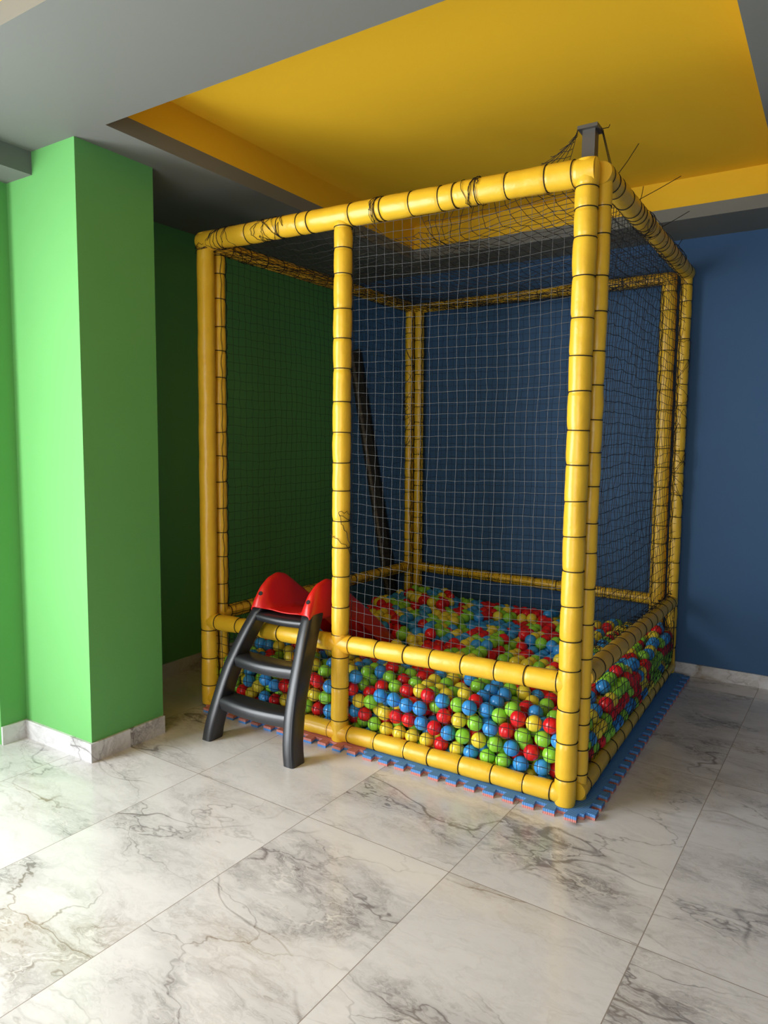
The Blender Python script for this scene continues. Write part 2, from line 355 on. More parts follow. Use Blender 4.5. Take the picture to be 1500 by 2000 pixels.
post(-2.60, 4.53, -2.619, 4.53, 2.37, .033, [z+.05 for z in zBK], 8)
post(-.910, 4.53, -.926, 4.53, 2.40, .045, zBK, 9)
rail((-2.765, YFf, 2.386), (-.79, YFf, 2.360), .048, [-2.617, -2.438, -2.241, -2.127, -2.062, -1.839, -1.701, -1.678, -1.542, -1.406, -1.338, -1.251, -1.125, -.97, -.863], 11, 'x')
rail((-2.744, YFf, .464), (-.823, YFf, .499), .041, [-2.674, -2.522, -2.38, -2.251, -1.947, -1.832, -1.688, -1.537, -1.412, -1.268, -1.121, -.99, -.867], 12, 'x')
rail((-2.744, YFf, .060), (-.815, YFf, .060), .039, [-2.68, -2.53, -2.39, -2.25, -2.1, -1.946, -1.828, -1.691, -1.536, -1.413, -1.268, -1.125, -.988, -.87], 13, 'x')
rail((-.789, 2.64, 2.365), (-.83, 4.56, 2.402), .042, [2.68, 2.76, 2.831, 2.986, 3.114, 3.17, 3.224, 3.349, 3.43, 3.504, 3.617, 3.70, 3.763, 3.892, 3.98, 4.069, 4.2, 4.33, 4.45], 14, 'y')
rail((-.792, 2.675, .506), (-.826, 4.53, .460), .039, [2.709, 2.854, 2.983, 3.114, 3.255, 3.388, 3.52, 3.637, 3.773, 3.917, 4.059, 4.21, 4.35, 4.46], 15, 'y')
rail((-.793, 2.64, .061), (-.826, 4.56, .061), .037, [2.72, 2.858, 3.001, 3.133, 3.275, 3.417, 3.549, 3.69, 3.829, 3.966, 4.082, 4.2, 4.33], 16, 'y')
rail((-2.731, 2.677, 2.376), (-2.70, 4.53, 2.376), .036, [2.75+.13*k for k in range(14)], 17, 'y')
rail((-2.736, 2.677, .49), (-2.687, 4.53, .486), .036, [2.72+.14*k for k in range(13)], 18, 'y')
rail((-2.737, 2.677, .06), (-2.69, 4.53, .06), .036, [2.8+.14*k for k in range(12)], 19, 'y')
rail((-2.655, 4.53, 2.362), (-.90, 4.53, 2.382), .034, [-2.54+.135*k for k in range(12)], 20, 'x')
rail((-2.60, 4.53, .494), (-.90, 4.53, .460), .034, [-2.5+.16*k for k in range(10)], 21, 'x')
rail((-2.60, 4.53, .06), (-.90, 4.53, .06), .034, [-2.5+.16*k for k in range(10)], 22, 'x')
# ------------------------------------------------------------------ nets
def net(P, nu, nv, r, m, name='net', skip=None, sub=1, jit=.004, seed=0):
    """P(u,v)->point, u,v in 0..1; strands in both directions"""
    rnd = random.Random(seed); J = {}
    G = {}
    for i in range(nu+1):
        for j in range(nv+1):
            q = Vector(P(i/nu, j/nv)); G[i, j] = q+Vector((rnd.uniform(-jit, jit), rnd.uniform(-jit, jit), rnd.uniform(-jit, jit))) if 0 < i < nu and 0 < j < nv else q
    mb = MB()
    def run(keys):
        cur = []
        for k in keys:
            if skip and skip(k[0]/nu, k[1]/nv):
                if len(cur) > 1: mb.tube(cur, r, 3, cap=False)
                cur = []
            else: cur.append(G[k])
        if len(cur) > 1: mb.tube(cur, r, 3, cap=False)
    for i in range(nu+1): run([(i, j) for j in range(nv+1)])
    for j in range(nv+1): run([(i, j) for i in range(nu+1)])
    return mb.build(name, m, cage, True)
def lerp(a, b, t): return a+(b-a)*t
def bul(u): return math.sin(math.pi*min(1, max(0, u)))
# front upper net (right opening)
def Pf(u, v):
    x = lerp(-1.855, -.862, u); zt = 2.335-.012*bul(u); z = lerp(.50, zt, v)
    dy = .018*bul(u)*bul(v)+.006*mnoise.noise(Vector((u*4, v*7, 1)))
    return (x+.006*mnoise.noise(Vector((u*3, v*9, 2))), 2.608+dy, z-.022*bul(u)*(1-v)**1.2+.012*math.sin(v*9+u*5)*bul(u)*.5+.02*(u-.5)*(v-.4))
net(Pf, 23, 41, .0009, NETLIT, seed=1, jit=.0016)
def Pfl(x0, x1, seed):
    def f(u, v):
        x = lerp(x0, x1, u); z = lerp(.095, .47, v)
        return (x, 2.604-.006*bul(u)*bul(v)+.004*mnoise.noise(Vector((x*9, z*9, seed))), z)
    return f
net(Pfl(-1.86, -.858, 2), 24, 9, .0015, NETM, seed=2, jit=.003)
net(Pfl(-2.705, -1.93, 3), 18, 9, .0015, NETM, seed=3, jit=.003)
def Ps(x_, z0, z1, y0, y1, bulge, s, tw=0):
    def f(u, v):
        y = lerp(y0, y1, u); z = lerp(z0, z1, v)
        return (x_+bulge*bul(u)**.6*bul(v)+.012*mnoise.noise(Vector((y*3, z*3, s)))*bul(u), y, z+tw*bul(u)*math.sin(v*5+1)+.02*mnoise.noise(Vector((y*2, z*2, s+5)))*bul(v))
    return f
net(Ps(-.82, .49, 2.335, 2.70, 4.50, -.05, 4, -.03), 40, 41, .0014, NETM, seed=4, jit=.005)
net(Ps(-.800, .085, .47, 2.70, 4.50, .052, 5), 40, 9, .0015, NETM, seed=5, jit=.004)
net(Ps(-2.705, .48, 2.345, 2.70, 4.50, .02, 6), 40, 41, .0010, NETM, seed=6)
net(Ps(-2.713, .09, .46, 2.70, 4.50, -.01, 7), 40, 9, .0010, NETM, seed=7)
def Pb(z0, z1, s):
    def f(u, v):
        x = lerp(-2.58, -.965, u); z = lerp(z0, z1, v)
        return (x, 4.50+.012*mnoise.noise(Vector((x*3, z*3, s)))*bul(v), z+.015*mnoise.noise(Vector((x*2, z*3, s+4)))*bul(v))
    return f
net(Pb(.48, 2.345, 8), 38, 41, .0010, NETM, seed=8); net(Pb(.08, .47, 9), 36, 9, .0010, NETM, seed=9)
# roof net: sags, bunched and torn near the front rail
def Pr(u, v):
    x = lerp(-2.70, -.82, u); y = lerp(2.61, 4.51, v)
    z = 2.335-.10*bul(u)*bul(v)**.7
    q = Vector((x, y, z))
    for (cx, cy, s, ax, ay, az) in ((-1.62, 2.84, .22, .10, -.12, -.05), (-1.35, 2.78, .18, -.16, .02, -.04), (-2.2, 2.9, .25, .05, -.06, -.07)):
        d = math.exp(-((x-cx)**2+(y-cy)**2)/s**2)*bul(v)**.25; q += Vector((ax*d, ay*d, az*d))
    q.z += .018*mnoise.noise(Vector((x*5, y*5, 2)))*bul(v); q.x += .03*mnoise.noise(Vector((x*4, y*4, 7)))*bul(v); q.y += .03*mnoise.noise(Vector((x*4, y*4, 9)))*bul(v)
    return q
net(Pr, 46, 44, .0014, NETM, name='roof_net', seed=10, jit=.006, skip=lambda u, v: .50 < u < .62 and 0 <= v < .05)
# loose knots and torn net ends tangled round the rails
def tangle(cx, cy, cz, r, wx, n, seed, axis='x', rr=.0013):
    rnd = random.Random(seed); mb = MB(); pts = []; t = rnd.uniform(-wx, wx); th = rnd.uniform(0, 6.28)
    for k in range(n):
        tt = rnd.uniform(-wx, wx); nq = rnd.randint(7, 14); d_ = max(-.016*nq, min(.016*nq, tt-t)); dth = rnd.uniform(.12, .4)*rnd.choice((-1, 1)); t0_ = t
        for q in range(nq):
            t = t0_+d_*(q+1)/nq+rnd.uniform(-.008, .008); th += dth+rnd.uniform(-.15, .15); R_ = r+.002+rnd.uniform(0, .004)
            o_ = (0, math.cos(th)*R_, math.sin(th)*R_) if axis == 'x' else (math.cos(th)*R_, 0, math.sin(th)*R_) if axis == 'y' else (math.cos(th)*R_, math.sin(th)*R_, 0)
            base_ = (cx+t, cy, cz) if axis == 'x' else (cx, cy+t, cz) if axis == 'y' else (cx, cy, cz+t)
            pts.append(tuple(base_[i]+o_[i] for i in range(3)))
    mb.tube(pts, rr, 4)
    return mb.build('torn_net_scrap', CORD, cage, True)
tangle(-2.60, YFf, 2.384, .046, .10, 16, 1); tangle(-2.29, YFf, 2.380, .0465, .11, 26, 2); tangle(-2.735, YFf, 2.37, .046, .05, 10, 3, 'z')
tangle(-1.70, YFf, 2.371, .048, .03, 7, 4); tangle(-1.29, YFf, 2.366, .048, .06, 9, 5)
tangle(-2.731, 2.85, 2.376, .036, .12, 7, 6, 'y')
tangle(-.803, 3.35, 2.378, .044, .25, 12, 7, 'y'); tangle(-.815, 3.95, 2.39, .044, .45, 14, 8, 'y')
tangle(-1.4, 4.53, 2.376, .035, .45, 14, 9)
tangle(-1.892, YFf, .98, .0425, .12, 6, 11, 'z'); tangle(-2.70, 4.53, 1.5, .034, .75, 30, 12, 'z'); tangle(-.826, 4.5, 1.5, .036, .8, 40, 13, 'z')
# mesh folded round the lower left and back rails, drawn in tight along the right mid rail
def sleeve(a, c, r, nr, nl, s):
    a = Vector(a); c = Vector(c); ax = (c-a).normalized(); e1 = ax.cross(Vector((0, 0, 1))).normalized(); e2 = e1.cross(ax)
    mb = MB(); rnd = random.Random(s); Ln = (c-a).length
    def pt(t, th): return a+ax*(t*Ln)+(e1*math.cos(th)+e2*math.sin(th))*(r+.002)
    for i in range(nl):
        t = (i+.5)/nl; mb.tube([pt(t+rnd.uniform(-.002, .002), math.pi*2*k/16) for k in range(16)], .0009, 3, closed=True)
    for k in range(nr):
        th = 2*math.pi*k/nr; mb.tube([pt(i/nl, th+rnd.uniform(-.1, .1)) for i in range(nl+1)], .0009, 3, cap=False)
    return mb.build('net_sleeve', NETM, cage, True)
sleeve((-2.736, 2.72, .49), (-2.687, 4.50, .486), .0365, 6, 34, 1); sleeve((-2.57, 4.53, .494), (-.96, 4.53, .460), .0345, 6, 32, 2)
sleeve((-1.55, 4.53, 2.374), (-.96, 4.53, 2.382), .0345, 6, 14, 3); sleeve((-2.731, 2.72, 2.376), (-2.70, 4.5, 2.376), .0365, 4, 22, 4)
mb = MB(); rnd = random.Random(4)
for q in range(5):
    mb.tube([(-.825+.012*math.sin(k*1.7+q)+rnd.uniform(-.006, .006)-.0*q, 2.72+k*.03, lerp(.546, .50, k/60)+.01*math.cos(k*2.1+q*2)+.006*q) for k in range(60)], .0012, 3)
mb.build('net_edge_cord', CORD, cage, True)
for cx, cy, z0, z1 in ((-2.70, 2.66, .50, 2.34), (-2.655, 4.495, .5, 2.33), (-.962, 4.49, .5, 2.34), (-.86, 4.50, .5, 2.34), (-1.846, 2.612, .5, 2.32), (-.862, 2.612, .52, 2.32)):
    mb = MB(); mb.tube([(cx+.003*math.sin(k*1.3), cy+.003*math.cos(k*1.7), lerp(z0, z1, k/60)) for k in range(61)], .0018, 4); mb.build('net_edge_cord', CORD, cage, True)
# bare steel post end with cap plate above the front right corner, net hooked over it
sp = MB()
sp.box((-.858, 2.628, 2.30), (-.812, 2.672, 2.52)); o = sp.build('steel_post_end', STEEL, cage)
sp = MB(); sp.box((-.872, 2.612, 2.519), (-.800, 2.692, 2.531)); cp = sp.build('cap_plate', STEEL, cage)
mb = MB()
for k in range(6):
    a = Vector((-.870, 2.615, 2.527-.006*k)); c = Vector((-.895-.028*k, 2.60, 2.405)); mb.tube([a.lerp(c, t/8)+Vector((0, 0, -.010*math.sin(math.pi*t/8))) for t in range(9)], .0012, 4)
for k in range(4):
    t = .2+.2*k; pts = [Vector((-.870, 2.615, 2.527-.006*j)).lerp(Vector((-.895-.028*j, 2.60, 2.405)), t+.03*math.sin(j*2)) for j in range(6)]; mb.tube(pts, .0012, 4)
for k in range(3): mb.tube([Vector((-.80, 2.66+.012*k, 2.525)).lerp(Vector((-.775, 2.70+.02*k, 2.40)), t/5) for t in range(6)], .0012, 4)
mb.tube([(-.80, 2.675, 2.53), (-.783, 2.69, 2.535), (-.780, 2.695, 2.547)], .0014, 4)
mb.build('hooked_net_corner', CORD, cage, True)
for a, c in (((-.80, 2.845, 2.405), (-.74, 2.95, 2.56)), ((-.80, 3.16, 2.41), (-.66, 3.36, 2.55)), ((-.80, 3.22, 2.41), (-.80, 3.30, 2.515)), ((-.80, 3.60, 2.41), (-.70, 3.80, 2.53)), ((-.81, 4.05, 2.42), (-.79, 4.13, 2.49))):
    mb = MB(); mb.tube([a, tuple((a[i]+c[i])/2+(.004 if i == 0 else 0) for i in range(3)), c], .0016, 5); mb.build('cable_tie_tail', CORD, cage)
# ------------------------------------------------------------------ leaning plank behind the cage
WOOD = mat('dark_plank_wood', (.028, .022, .018), .6, .3); WOODE = mat('pale_plank_edge', (.16, .13, .10), .6, .3)
t = empty('plank', (-2.86, 4.545, 0)); tag(t, 'dark narrow plank leaning in the corner between green and blue walls behind the cage', 'plank')
def slab(a, c, wx, y0, y1):
    a = Vector(a); c = Vector(c); d = (c-a).normalized(); s_ = Vector((d.z, 0, -d.x))*wx/2
    vs = [Vector((q.x, y, q.z)) for q in (a-s_, a+s_, c+s_, c-s_) for y in (y0, y1)]
    vs[0].z = vs[1].z = max(0.001, vs[0].z); vs[2].z = vs[3].z = max(.001, vs[2].z)
    return [tuple(v) for v in vs], [(0, 2, 4, 6), (1, 7, 5, 3), (0, 1, 3, 2), (2, 3, 5, 4), (4, 5, 7, 6), (6, 7, 1, 0)]
mb = MB(); mb.add(*slab((-2.80, 0, .03), (-3.205, 0, 2.10), .10, 4.535, 4.565)); mb.build('board', WOOD, t)
mb = MB(); mb.add(*slab((-2.815, 0, .03), (-3.215, 0, 2.09), .022, 4.525, 4.535)); mb.build('edge_strip', WOODE, t)
# ------------------------------------------------------------------ slide with ladder
SX = -2.185
slide = empty('toddler_slide', (SX, 2.33, 0)); tag(slide, 'toddler slide with black ladder and red chute leaning over the front rail', 'slide')
prof = [(0, 2.268, .276, .078), (.05, 2.269, .268, .077), (.1, 2.275, .260, .077), (.2, 2.298, .245, .08), (.28, 2.322, .236, .082), (.36, 2.352, .226, .086), (.45, 2.396, .21, .09), (.52, 2.432, .195, .093), (.58, 2.468, .182, .095), (.615, 2.492, .174, .095)]
def pz(z):
    for a, c in zip(prof[:-1], prof[1:]):
        if z <= c[0]:
            t_ = (z-a[0])/(c[0]-a[0]); return [a[i]+(c[i]-a[i])*t_ for i in range(4)]
    return list(prof[-1])
def cxz(z): return SX+.022*z/.6
for sgn in (-1, 1):
    mb = MB(); rings = []; n = 20; NZ = 26
    for i in range(NZ+1):
        z = .615*i/NZ; _, y, hw, dp = pz(z); dp += .012; xo = cxz(z)+sgn*(hw+.004); wd = .060; cx = xo-sgn*wd/2; cy = y+dp/2
        for k in range(n):
            a = 2*math.pi*k/n; c_, s_ = math.cos(a), math.sin(a); e = .38
            mb.v.append((cx+math.copysign(abs(c_)**e, c_)*wd/2, cy+math.copysign(abs(s_)**e, s_)*dp/2, z))
    for i in range(NZ):
        for k in range(n): mb.f.append((i*n+k, i*n+(k+1) % n, (i+1)*n+(k+1) % n, (i+1)*n+k))
    mb.f += [tuple(range(n))[::-1], tuple(NZ*n+k for k in range(n))]; mb.mi = [0]*len(mb.f)
    mb.build('side_rail', BLACKP, slide, True, angle=60)
def step(z, dy, dep, h, name='step', bow=.012):
    _, y, hw, dp = pz(z); x0, x1 = cxz(z)-hw+.04, cxz(z)+hw-.04; mb = MB(); n = 16; sec = []
    # cross-section in (y,z): rounded nose, tread, back
    cs = [(.004, -h), (.0, -h*.75), (-.004, -h*.4), (.0, -h*.12), (.008, 0), (.02, .003), (dep*.6, .001), (dep, -.002), (dep, -.014), (.03, -.016), (.018, -h*.6), (.014, -h)]
    for i in range(n+1):
        u = i/n; x = lerp(x0, x1, u); b_ = math.sin(math.pi*u)
        for (a, c) in cs: mb.v.append((x, y+dy+a-bow*b_*(1 if a < .05 else .0), z+c-.005*b_))
    m_ = len(cs)
    for i in range(n):
        for k in range(m_): mb.f.append((i*m_+k, i*m_+(k+1) % m_, (i+1)*m_+(k+1) % m_, (i+1)*m_+k))
    mb.f += [tuple(range(m_)), tuple(n*m_+k for k in range(m_))[::-1]]; mb.mi = [0]*len(mb.f)
    return mb.build(name, BLACKP, slide, True, angle=45)
step(.210, .004, .095, .058); step(.398, .002, .098, .050); step(.588, -.002, .105, .034, 'platform', .004)
# red chute
rows = [ # y, z of hump top, z of channel bottom, flap bottom z, half width, y of channel shift
 (2.480, .612, .600, .596, .176, .035), (2.494, .652, .601, .594, .176, .03), (2.528, .708, .600, .588, .176, .014), (2.575, .745, .597, .58, .176, .0),
 (2.64, .762, .592, .575, .177, 0), (2.70, .745, .584, .568, .178, 0), (2.78, .690, .562, .545, .184, 0), (2.87, .626, .52, .50, .184, 0), (2.97, .556, .45, .43, .184, 0),
 (3.07, .482, .37, .35, .184, 0), (3.18, .392, .275, .255, .184, 0), (3.28, .30, .19, .17, .184, 0), (3.38, .21, .12, .10, .184, 0)]
SXC = -2.163
def rs_rows():
    out = []
    for i in range(len(rows)-1):
        for t in range(3): out.append(tuple(lerp(rows[i][k], rows[i+1][k], t/3) for k in range(6)))
    return out+[rows[-1]]
mb = MB(); RR = rs_rows()
pr_ = []
for (y, zt, zb, zf, hw, ys) in RR:
    hgt = zt-zb; sec = [(-1.0, zf, 0), (-.995, lerp(zf, zt, .45), 0), (-.97, lerp(zf, zt, .78), 0), (-.915, lerp(zf, zt, .95), 0), (-.84, zt, 0), (-.76, zt-.08*hgt, .1), (-.69, lerp(zt, zb, .32), .35), (-.63, lerp(zt, zb, .62), .7), (-.57, lerp(zt, zb, .85), 1), (-.47, zb+.004, 1), (-.25, zb, 1), (0, zb-.002, 1)]
    sec = sec+[(-a, z, s_) for (a, z, s_) in sec[-2::-1]]
    pr_.append([(SXC+a*hw, y+ys*s_, z) for (a, z, s_) in sec])
m_ = len(pr_[0]); 
for q in pr_: mb.v += q
for i in range(len(pr_)-1):
    for k in range(m_-1): mb.f.append((i*m_+k, i*m_+k+1, (i+1)*m_+k+1, (i+1)*m_+k))
mb.mi = [0]*len(mb.f); ch = mb.build('chute', REDP, slide, True)
sd = ch.modifiers.new('solid', 'SOLIDIFY'); sd.thickness = .006; sd.offset = 0
sb = ch.modifiers.new('sub', 'SUBSURF'); sb.levels = 1; sb.render_levels = 1
from mathutils.bvhtree import BVHTree
bpy.context.view_layer.update(); dg = bpy.context.evaluated_depsgraph_get(); BV = BVHTree.FromObject(ch, dg)
for sx, sz in ((-2.305, .676), (-2.012, .672)):
    inv = ch.matrix_world.inverted(); hit, nrm, _, _ = BV.ray_cast(inv @ Vector((sx, 2.0, sz)), Vector((0, 1, 0)))
    c = ch.matrix_world @ hit if hit else Vector((sx, 2.53, sz)); nrm = nrm if hit else Vector((0, -.78, .62))
    if nrm.y > 0: nrm = -nrm
    mb = MB(); mb.tube([c-nrm*.006, c+nrm*.0012], .0105, 14); mb.build('screw', DARKH, slide, False)
# ------------------------------------------------------------------ balls
# resting centres in millimetres: x (negated), y, z, colour (0 red, 1 green, 2 blue, 3 yellow) per ball
DATA = [
937,2647,234,1,  976,2647,289,3,  982,2647,167,0,  936,2647,117,2,  1043,2647,294,0,  1022,2647,227,1,  1026,2647,108,2,  1068,2647,164,2,  1093,2647,232,0,  1140,2647,164,1,
1163,2647,224,2,  1214,2647,162,3,  1261,2647,292,2,  1233,2647,231,1,  1140,2684,272,1,  1103,2647,102,1,  1288,2647,162,1,  1173,2647,102,1,  1309,2647,227,3,  1203,2693,281,2,
1380,2647,230,0,  1359,2647,159,2,  1249,2647,101,2,  1405,2678,282,2,  905,2647,296,0,  1426,2647,167,0,  1315,2647,100,3,  1500,2647,239,2,  1463,2647,104,3,  1477,2677,293,0,
1490,2647,175,2,  1536,2647,104,3,  807,3070,273,0,  1392,2647,103,0,  1570,2647,237,2,  903,2647,178,1,  1555,2647,174,0,  1604,2647,103,3,  1634,2647,249,2,  1189,2768,294,2,
1705,2645,254,2,  1672,2647,105,3,  1620,2647,175,0,  850,3166,315,2,  1331,2678,280,1,  1615,2726,272,0,  1791,2647,148,0,  1338,2758,304,3,  1685,2647,177,3,  1007,2746,294,2,
1086,2693,308,1,  1737,2647,114,1,  1845,2647,316,2,  1679,2731,277,1,  2067,2647,251,0,  1824,2647,205,3,  1760,2647,214,1,  2020,2647,181,1,  2078,2719,279,1,  2063,2647,115,0,
2087,2647,181,3,  1736,2770,300,1,  2176,2767,282,3,  2401,2645,197,2,  2373,2694,229,1,  2408,2647,103,2,  2337,2647,102,0,  1552,2739,280,3,  1263,2712,299,0,  1743,2713,269,0,
2414,2725,269,1,  2515,2647,168,2,  1257,2777,300,2,  2339,2647,177,2,  1006,2875,284,1,  2452,2647,151,3,  1845,3361,359,0,  1950,3232,367,1,  1325,3666,321,1,  1896,2818,283,1,
811,2924,196,3,  2442,2682,230,3,  1186,2840,305,2,  2497,2646,107,3,  2549,2691,202,2,  1995,2647,240,2,  1389,3676,324,2,  2557,2721,275,2,  1680,2804,287,0,  804,3200,285,1,
1853,2717,260,1,  1813,2817,300,2,  1290,3369,283,3,  808,2991,201,3,  1355,3375,282,3,  1994,2647,121,2,  1419,3368,285,1,  1615,2803,285,1,  837,2954,248,3,  806,3055,207,1,
1849,2782,259,1,  2499,2705,249,1,  1796,2697,235,0,  1866,2647,255,0,  839,3019,251,2,  843,3357,334,0,  2311,3381,286,3,  2253,3480,299,2,  2386,3423,367,1,  2294,3434,320,2,
833,3867,282,1,  1422,2745,285,3,  1855,2659,150,2,  1261,3657,318,2,  2191,3655,327,2,  1448,2705,242,1,  815,2859,190,2,  2317,3532,346,3,  1889,3235,346,3,  1526,3399,336,2,
1455,3745,329,0,  1225,3372,280,1,  805,3136,273,3,  1490,3366,292,0,  1704,3186,331,0,  1854,2664,54,1,  832,3568,309,2,  1769,3183,331,0,  803,3330,291,1,  803,3265,287,1,
1319,2848,316,1,  1860,4009,317,2,  1071,2876,284,3,  1422,3631,290,0,  1723,4152,307,1,  2609,2696,245,2,  803,3394,299,0,  1595,4228,305,3,  1072,2812,281,0,  1549,2804,284,3,
1518,3317,324,1,  1792,4150,307,3,  1026,2693,182,1,  1128,4235,314,0,  2465,2664,54,0,  813,2994,133,0,  1485,2869,286,1,  882,3064,290,2,  804,3120,210,0,  2255,3664,317,0,
1659,4224,296,3,  2152,4050,355,0,  1048,4212,312,3,  2392,3523,345,0,  1251,2845,309,2,  2560,2647,107,0,  1511,3188,318,3,  1847,3481,332,1,  2070,2664,54,3,  1419,2809,275,1,
799,3537,263,0,  2221,4053,358,3,  2385,3385,315,0,  803,3408,151,2,  1517,3253,320,1,  2286,4054,362,0,  2320,3665,313,3,  2128,2647,114,1,  2124,3649,301,2,  805,3334,139,1,
1845,3183,324,3,  1640,3181,322,1,  1575,3184,319,3,  1590,3407,326,2,  1524,3542,324,1,  1007,2809,277,1,  1820,2682,102,1,  802,3194,220,0,  2371,3459,315,2,  1924,3796,328,3,
1520,3607,324,0,  2275,2647,189,0,  808,3196,135,2,  852,3231,316,1,  1126,3261,306,3,  853,3296,316,1,  823,3938,278,2,  811,3059,134,1,  809,3124,136,1,  807,3262,135,2,
1485,3646,287,1,  1550,2870,291,3,  1484,2805,279,3,  1955,3407,338,2,  1903,3101,349,3,  2375,3158,356,3,  861,4236,303,3,  1771,2664,54,2,  2063,3663,316,0,  995,2664,54,3,
2482,2841,249,1,  1518,4307,322,2,  1736,2689,171,3,  932,2762,283,1,  812,4272,281,2,  1528,3464,333,1,  801,3260,222,0,  2307,3509,234,0,  799,3731,260,0,  2009,2664,54,2,
1059,2698,126,0,  2119,2684,243,0,  1157,2877,261,1,  823,2930,130,1,  2486,2777,259,0,  2375,2664,54,2,  2682,3494,327,2,  2240,2847,286,1,  2321,4016,322,0,  1357,3505,280,0,
799,3396,235,1,  893,2692,99,0,  834,4067,291,2,  819,4192,280,1,  1070,2747,276,0,  1487,2740,280,1,  1711,3333,313,0,  827,2865,127,0,  1926,3940,318,1,  799,3666,257,3,
829,3633,303,2,  800,3325,227,0,  2528,2664,54,3,  1199,2700,217,2,  1615,2870,293,0,  1196,4232,316,3,  2512,2875,295,3,  2587,2879,288,2,  803,3476,150,2,  1495,3496,288,0,
1359,3635,275,2,  1123,3196,304,3,  1189,3195,304,3,  1728,4304,310,0,  1251,2700,158,0,  800,3882,229,1,  1654,3405,317,3,  1958,2839,286,2,  1582,3256,318,1,  1783,3407,315,2,
2682,2786,248,3,  2268,2647,117,3,  2536,3934,329,0,  2205,3438,236,2,  861,4310,321,0,  1646,3331,314,0,  2025,3311,346,0,  1489,3575,277,1,  1494,3430,290,0,  1508,2708,218,0,
798,3601,256,2,  981,2704,139,1,  799,3457,259,0,  1719,3399,317,0,  1924,4007,319,1,  804,4075,234,1,  1210,2698,109,2,  2282,3569,291,2,  1956,2773,293,3,  798,3500,210,0,
1459,2702,164,2,  1200,3593,318,2,  1121,2702,137,1,  2500,4252,339,3,  825,4003,281,3,  2196,3792,327,1,  2084,2790,297,2,  1560,3846,295,2,  1123,2906,310,3,  2199,3722,326,2,
2653,2885,287,2,  845,3437,324,1,  2284,3630,270,0,  1415,2874,275,3,  1927,3604,323,1,  1049,3876,307,2,  1823,3835,291,2,  1888,3829,285,1,  1573,2710,225,0,  930,2664,54,2,
1882,2694,103,0,  1391,3943,318,0,  2132,2664,54,3,  1894,3423,355,2,  1782,3538,320,3,  1858,4080,308,0,  1661,4306,308,0,  2315,2685,54,1,  1073,2708,224,0,  872,2650,240,2,
1794,4302,310,3,  1394,4010,320,0,  1680,2873,295,1,  837,4131,294,2,  2120,3943,314,3,  1123,4006,313,3,  2196,3947,319,2,  1003,2724,233,1,  2234,3503,241,1,  1226,3437,276,3,
810,3812,255,0,  1707,2664,54,1,  1119,3940,312,3,  2499,4418,339,1,  952,2703,267,2,  1625,3846,296,2,  802,4011,221,1,  1295,3626,266,2,  806,4141,236,0,  1326,3731,322,0,
2393,4016,321,1,  1058,4072,307,3,  1778,3333,312,0,  2618,3489,331,2,  1519,4223,307,0,  1689,3842,296,3,  843,2889,241,1,  1717,3529,316,2,  1050,3943,307,1,  1641,2664,54,0,
1421,3501,275,3,  2223,4323,343,0,  1547,3782,287,2,  1867,3672,312,2,  1857,4147,302,0,  1582,3320,317,1,  1596,4307,307,0,  2238,2783,279,3,  2125,3723,315,2,  1992,3793,320,3,
1785,3472,317,2,  1129,4372,309,2,  2351,4110,355,3,  1290,3433,277,3,  1926,3874,313,1,  1499,2664,54,1,  2383,3672,327,3,  1418,3433,280,1,  1570,2664,54,0,  1892,3298,330,3,
1754,3840,295,2,  1390,3741,323,3,  810,4150,148,2,  2156,4185,340,3,  1270,2699,219,3,  2400,2774,229,1,  1995,4302,307,2,  1638,2699,123,1,  956,2698,198,0,  2491,3184,327,1,
2155,4117,348,0,  1715,3595,316,0,  2550,2781,250,2,  1128,3325,307,0,  1125,4072,310,2,  1293,3497,272,1,  1368,2724,254,0,  1755,2824,329,0,  1452,3874,321,1,  1930,3733,315,1,
816,4341,153,1,  1456,3944,318,1,  1565,2722,108,1,  804,3541,140,1,  1860,4302,308,1,  1517,4373,317,2,  2390,3736,328,3,  2192,3875,315,2,  798,3566,199,0,  1033,3730,307,3,
798,3631,197,3,  1229,3501,270,0,  833,3495,299,3,  2494,3569,345,2,  1382,3875,313,0,  1699,2701,223,2,  1750,3775,294,0,  2219,3630,273,0,  1295,3562,267,2,  2586,4469,334,1,
2060,3795,316,1,  1907,3366,321,3,  798,3695,198,3,  1720,3464,315,2,  1748,2879,295,1,  1653,3535,316,1,  2125,4368,307,1,  1484,3286,274,0,  819,2795,189,1,  1459,4010,318,0,
808,4010,135,1,  2682,3405,316,3,  2613,4010,315,3,  2256,4017,317,2,  1359,3570,272,0,  879,3810,276,0,  2155,2827,269,1,  1121,3875,313,2,  1262,3722,321,1,  2158,4257,327,2,
1648,3599,314,0,  1724,4222,297,1,  2288,4323,340,3,  2428,4184,335,3,  1678,3778,290,3,  1944,3523,343,2,  1356,2664,54,2,  1134,4307,310,3,  1132,2699,201,3,  1031,3800,305,2,
804,3605,138,0,  1050,4008,304,0,  1925,4301,306,0,  1428,2664,54,3,  815,4343,277,2,  2309,2705,227,0,  2484,4021,313,1,  1032,3665,307,1,  2056,3934,311,3,  1646,3261,308,1,
2387,3801,325,0,  2384,3866,322,2,  2437,3217,344,0,  799,3760,202,0,  806,3882,135,3,  2148,2645,201,3,  1063,2664,54,2,  801,3946,218,1,  2054,4003,313,1,  2547,2846,249,0,
2353,4326,343,2,  1352,3290,266,0,  1132,3406,327,3,  1317,3864,312,0,  809,4074,135,1,  2587,2701,150,3,  800,3828,193,1,  2326,3734,316,0,  809,4233,230,0,  2160,3603,273,1,
804,3670,138,2,  2386,3937,318,1,  2167,3500,235,3,  2618,3323,315,0,  2063,4303,300,3,  2593,2645,209,3,  1757,4052,270,2,  2618,2844,243,3,  2190,4016,314,3,  1831,3773,275,1,
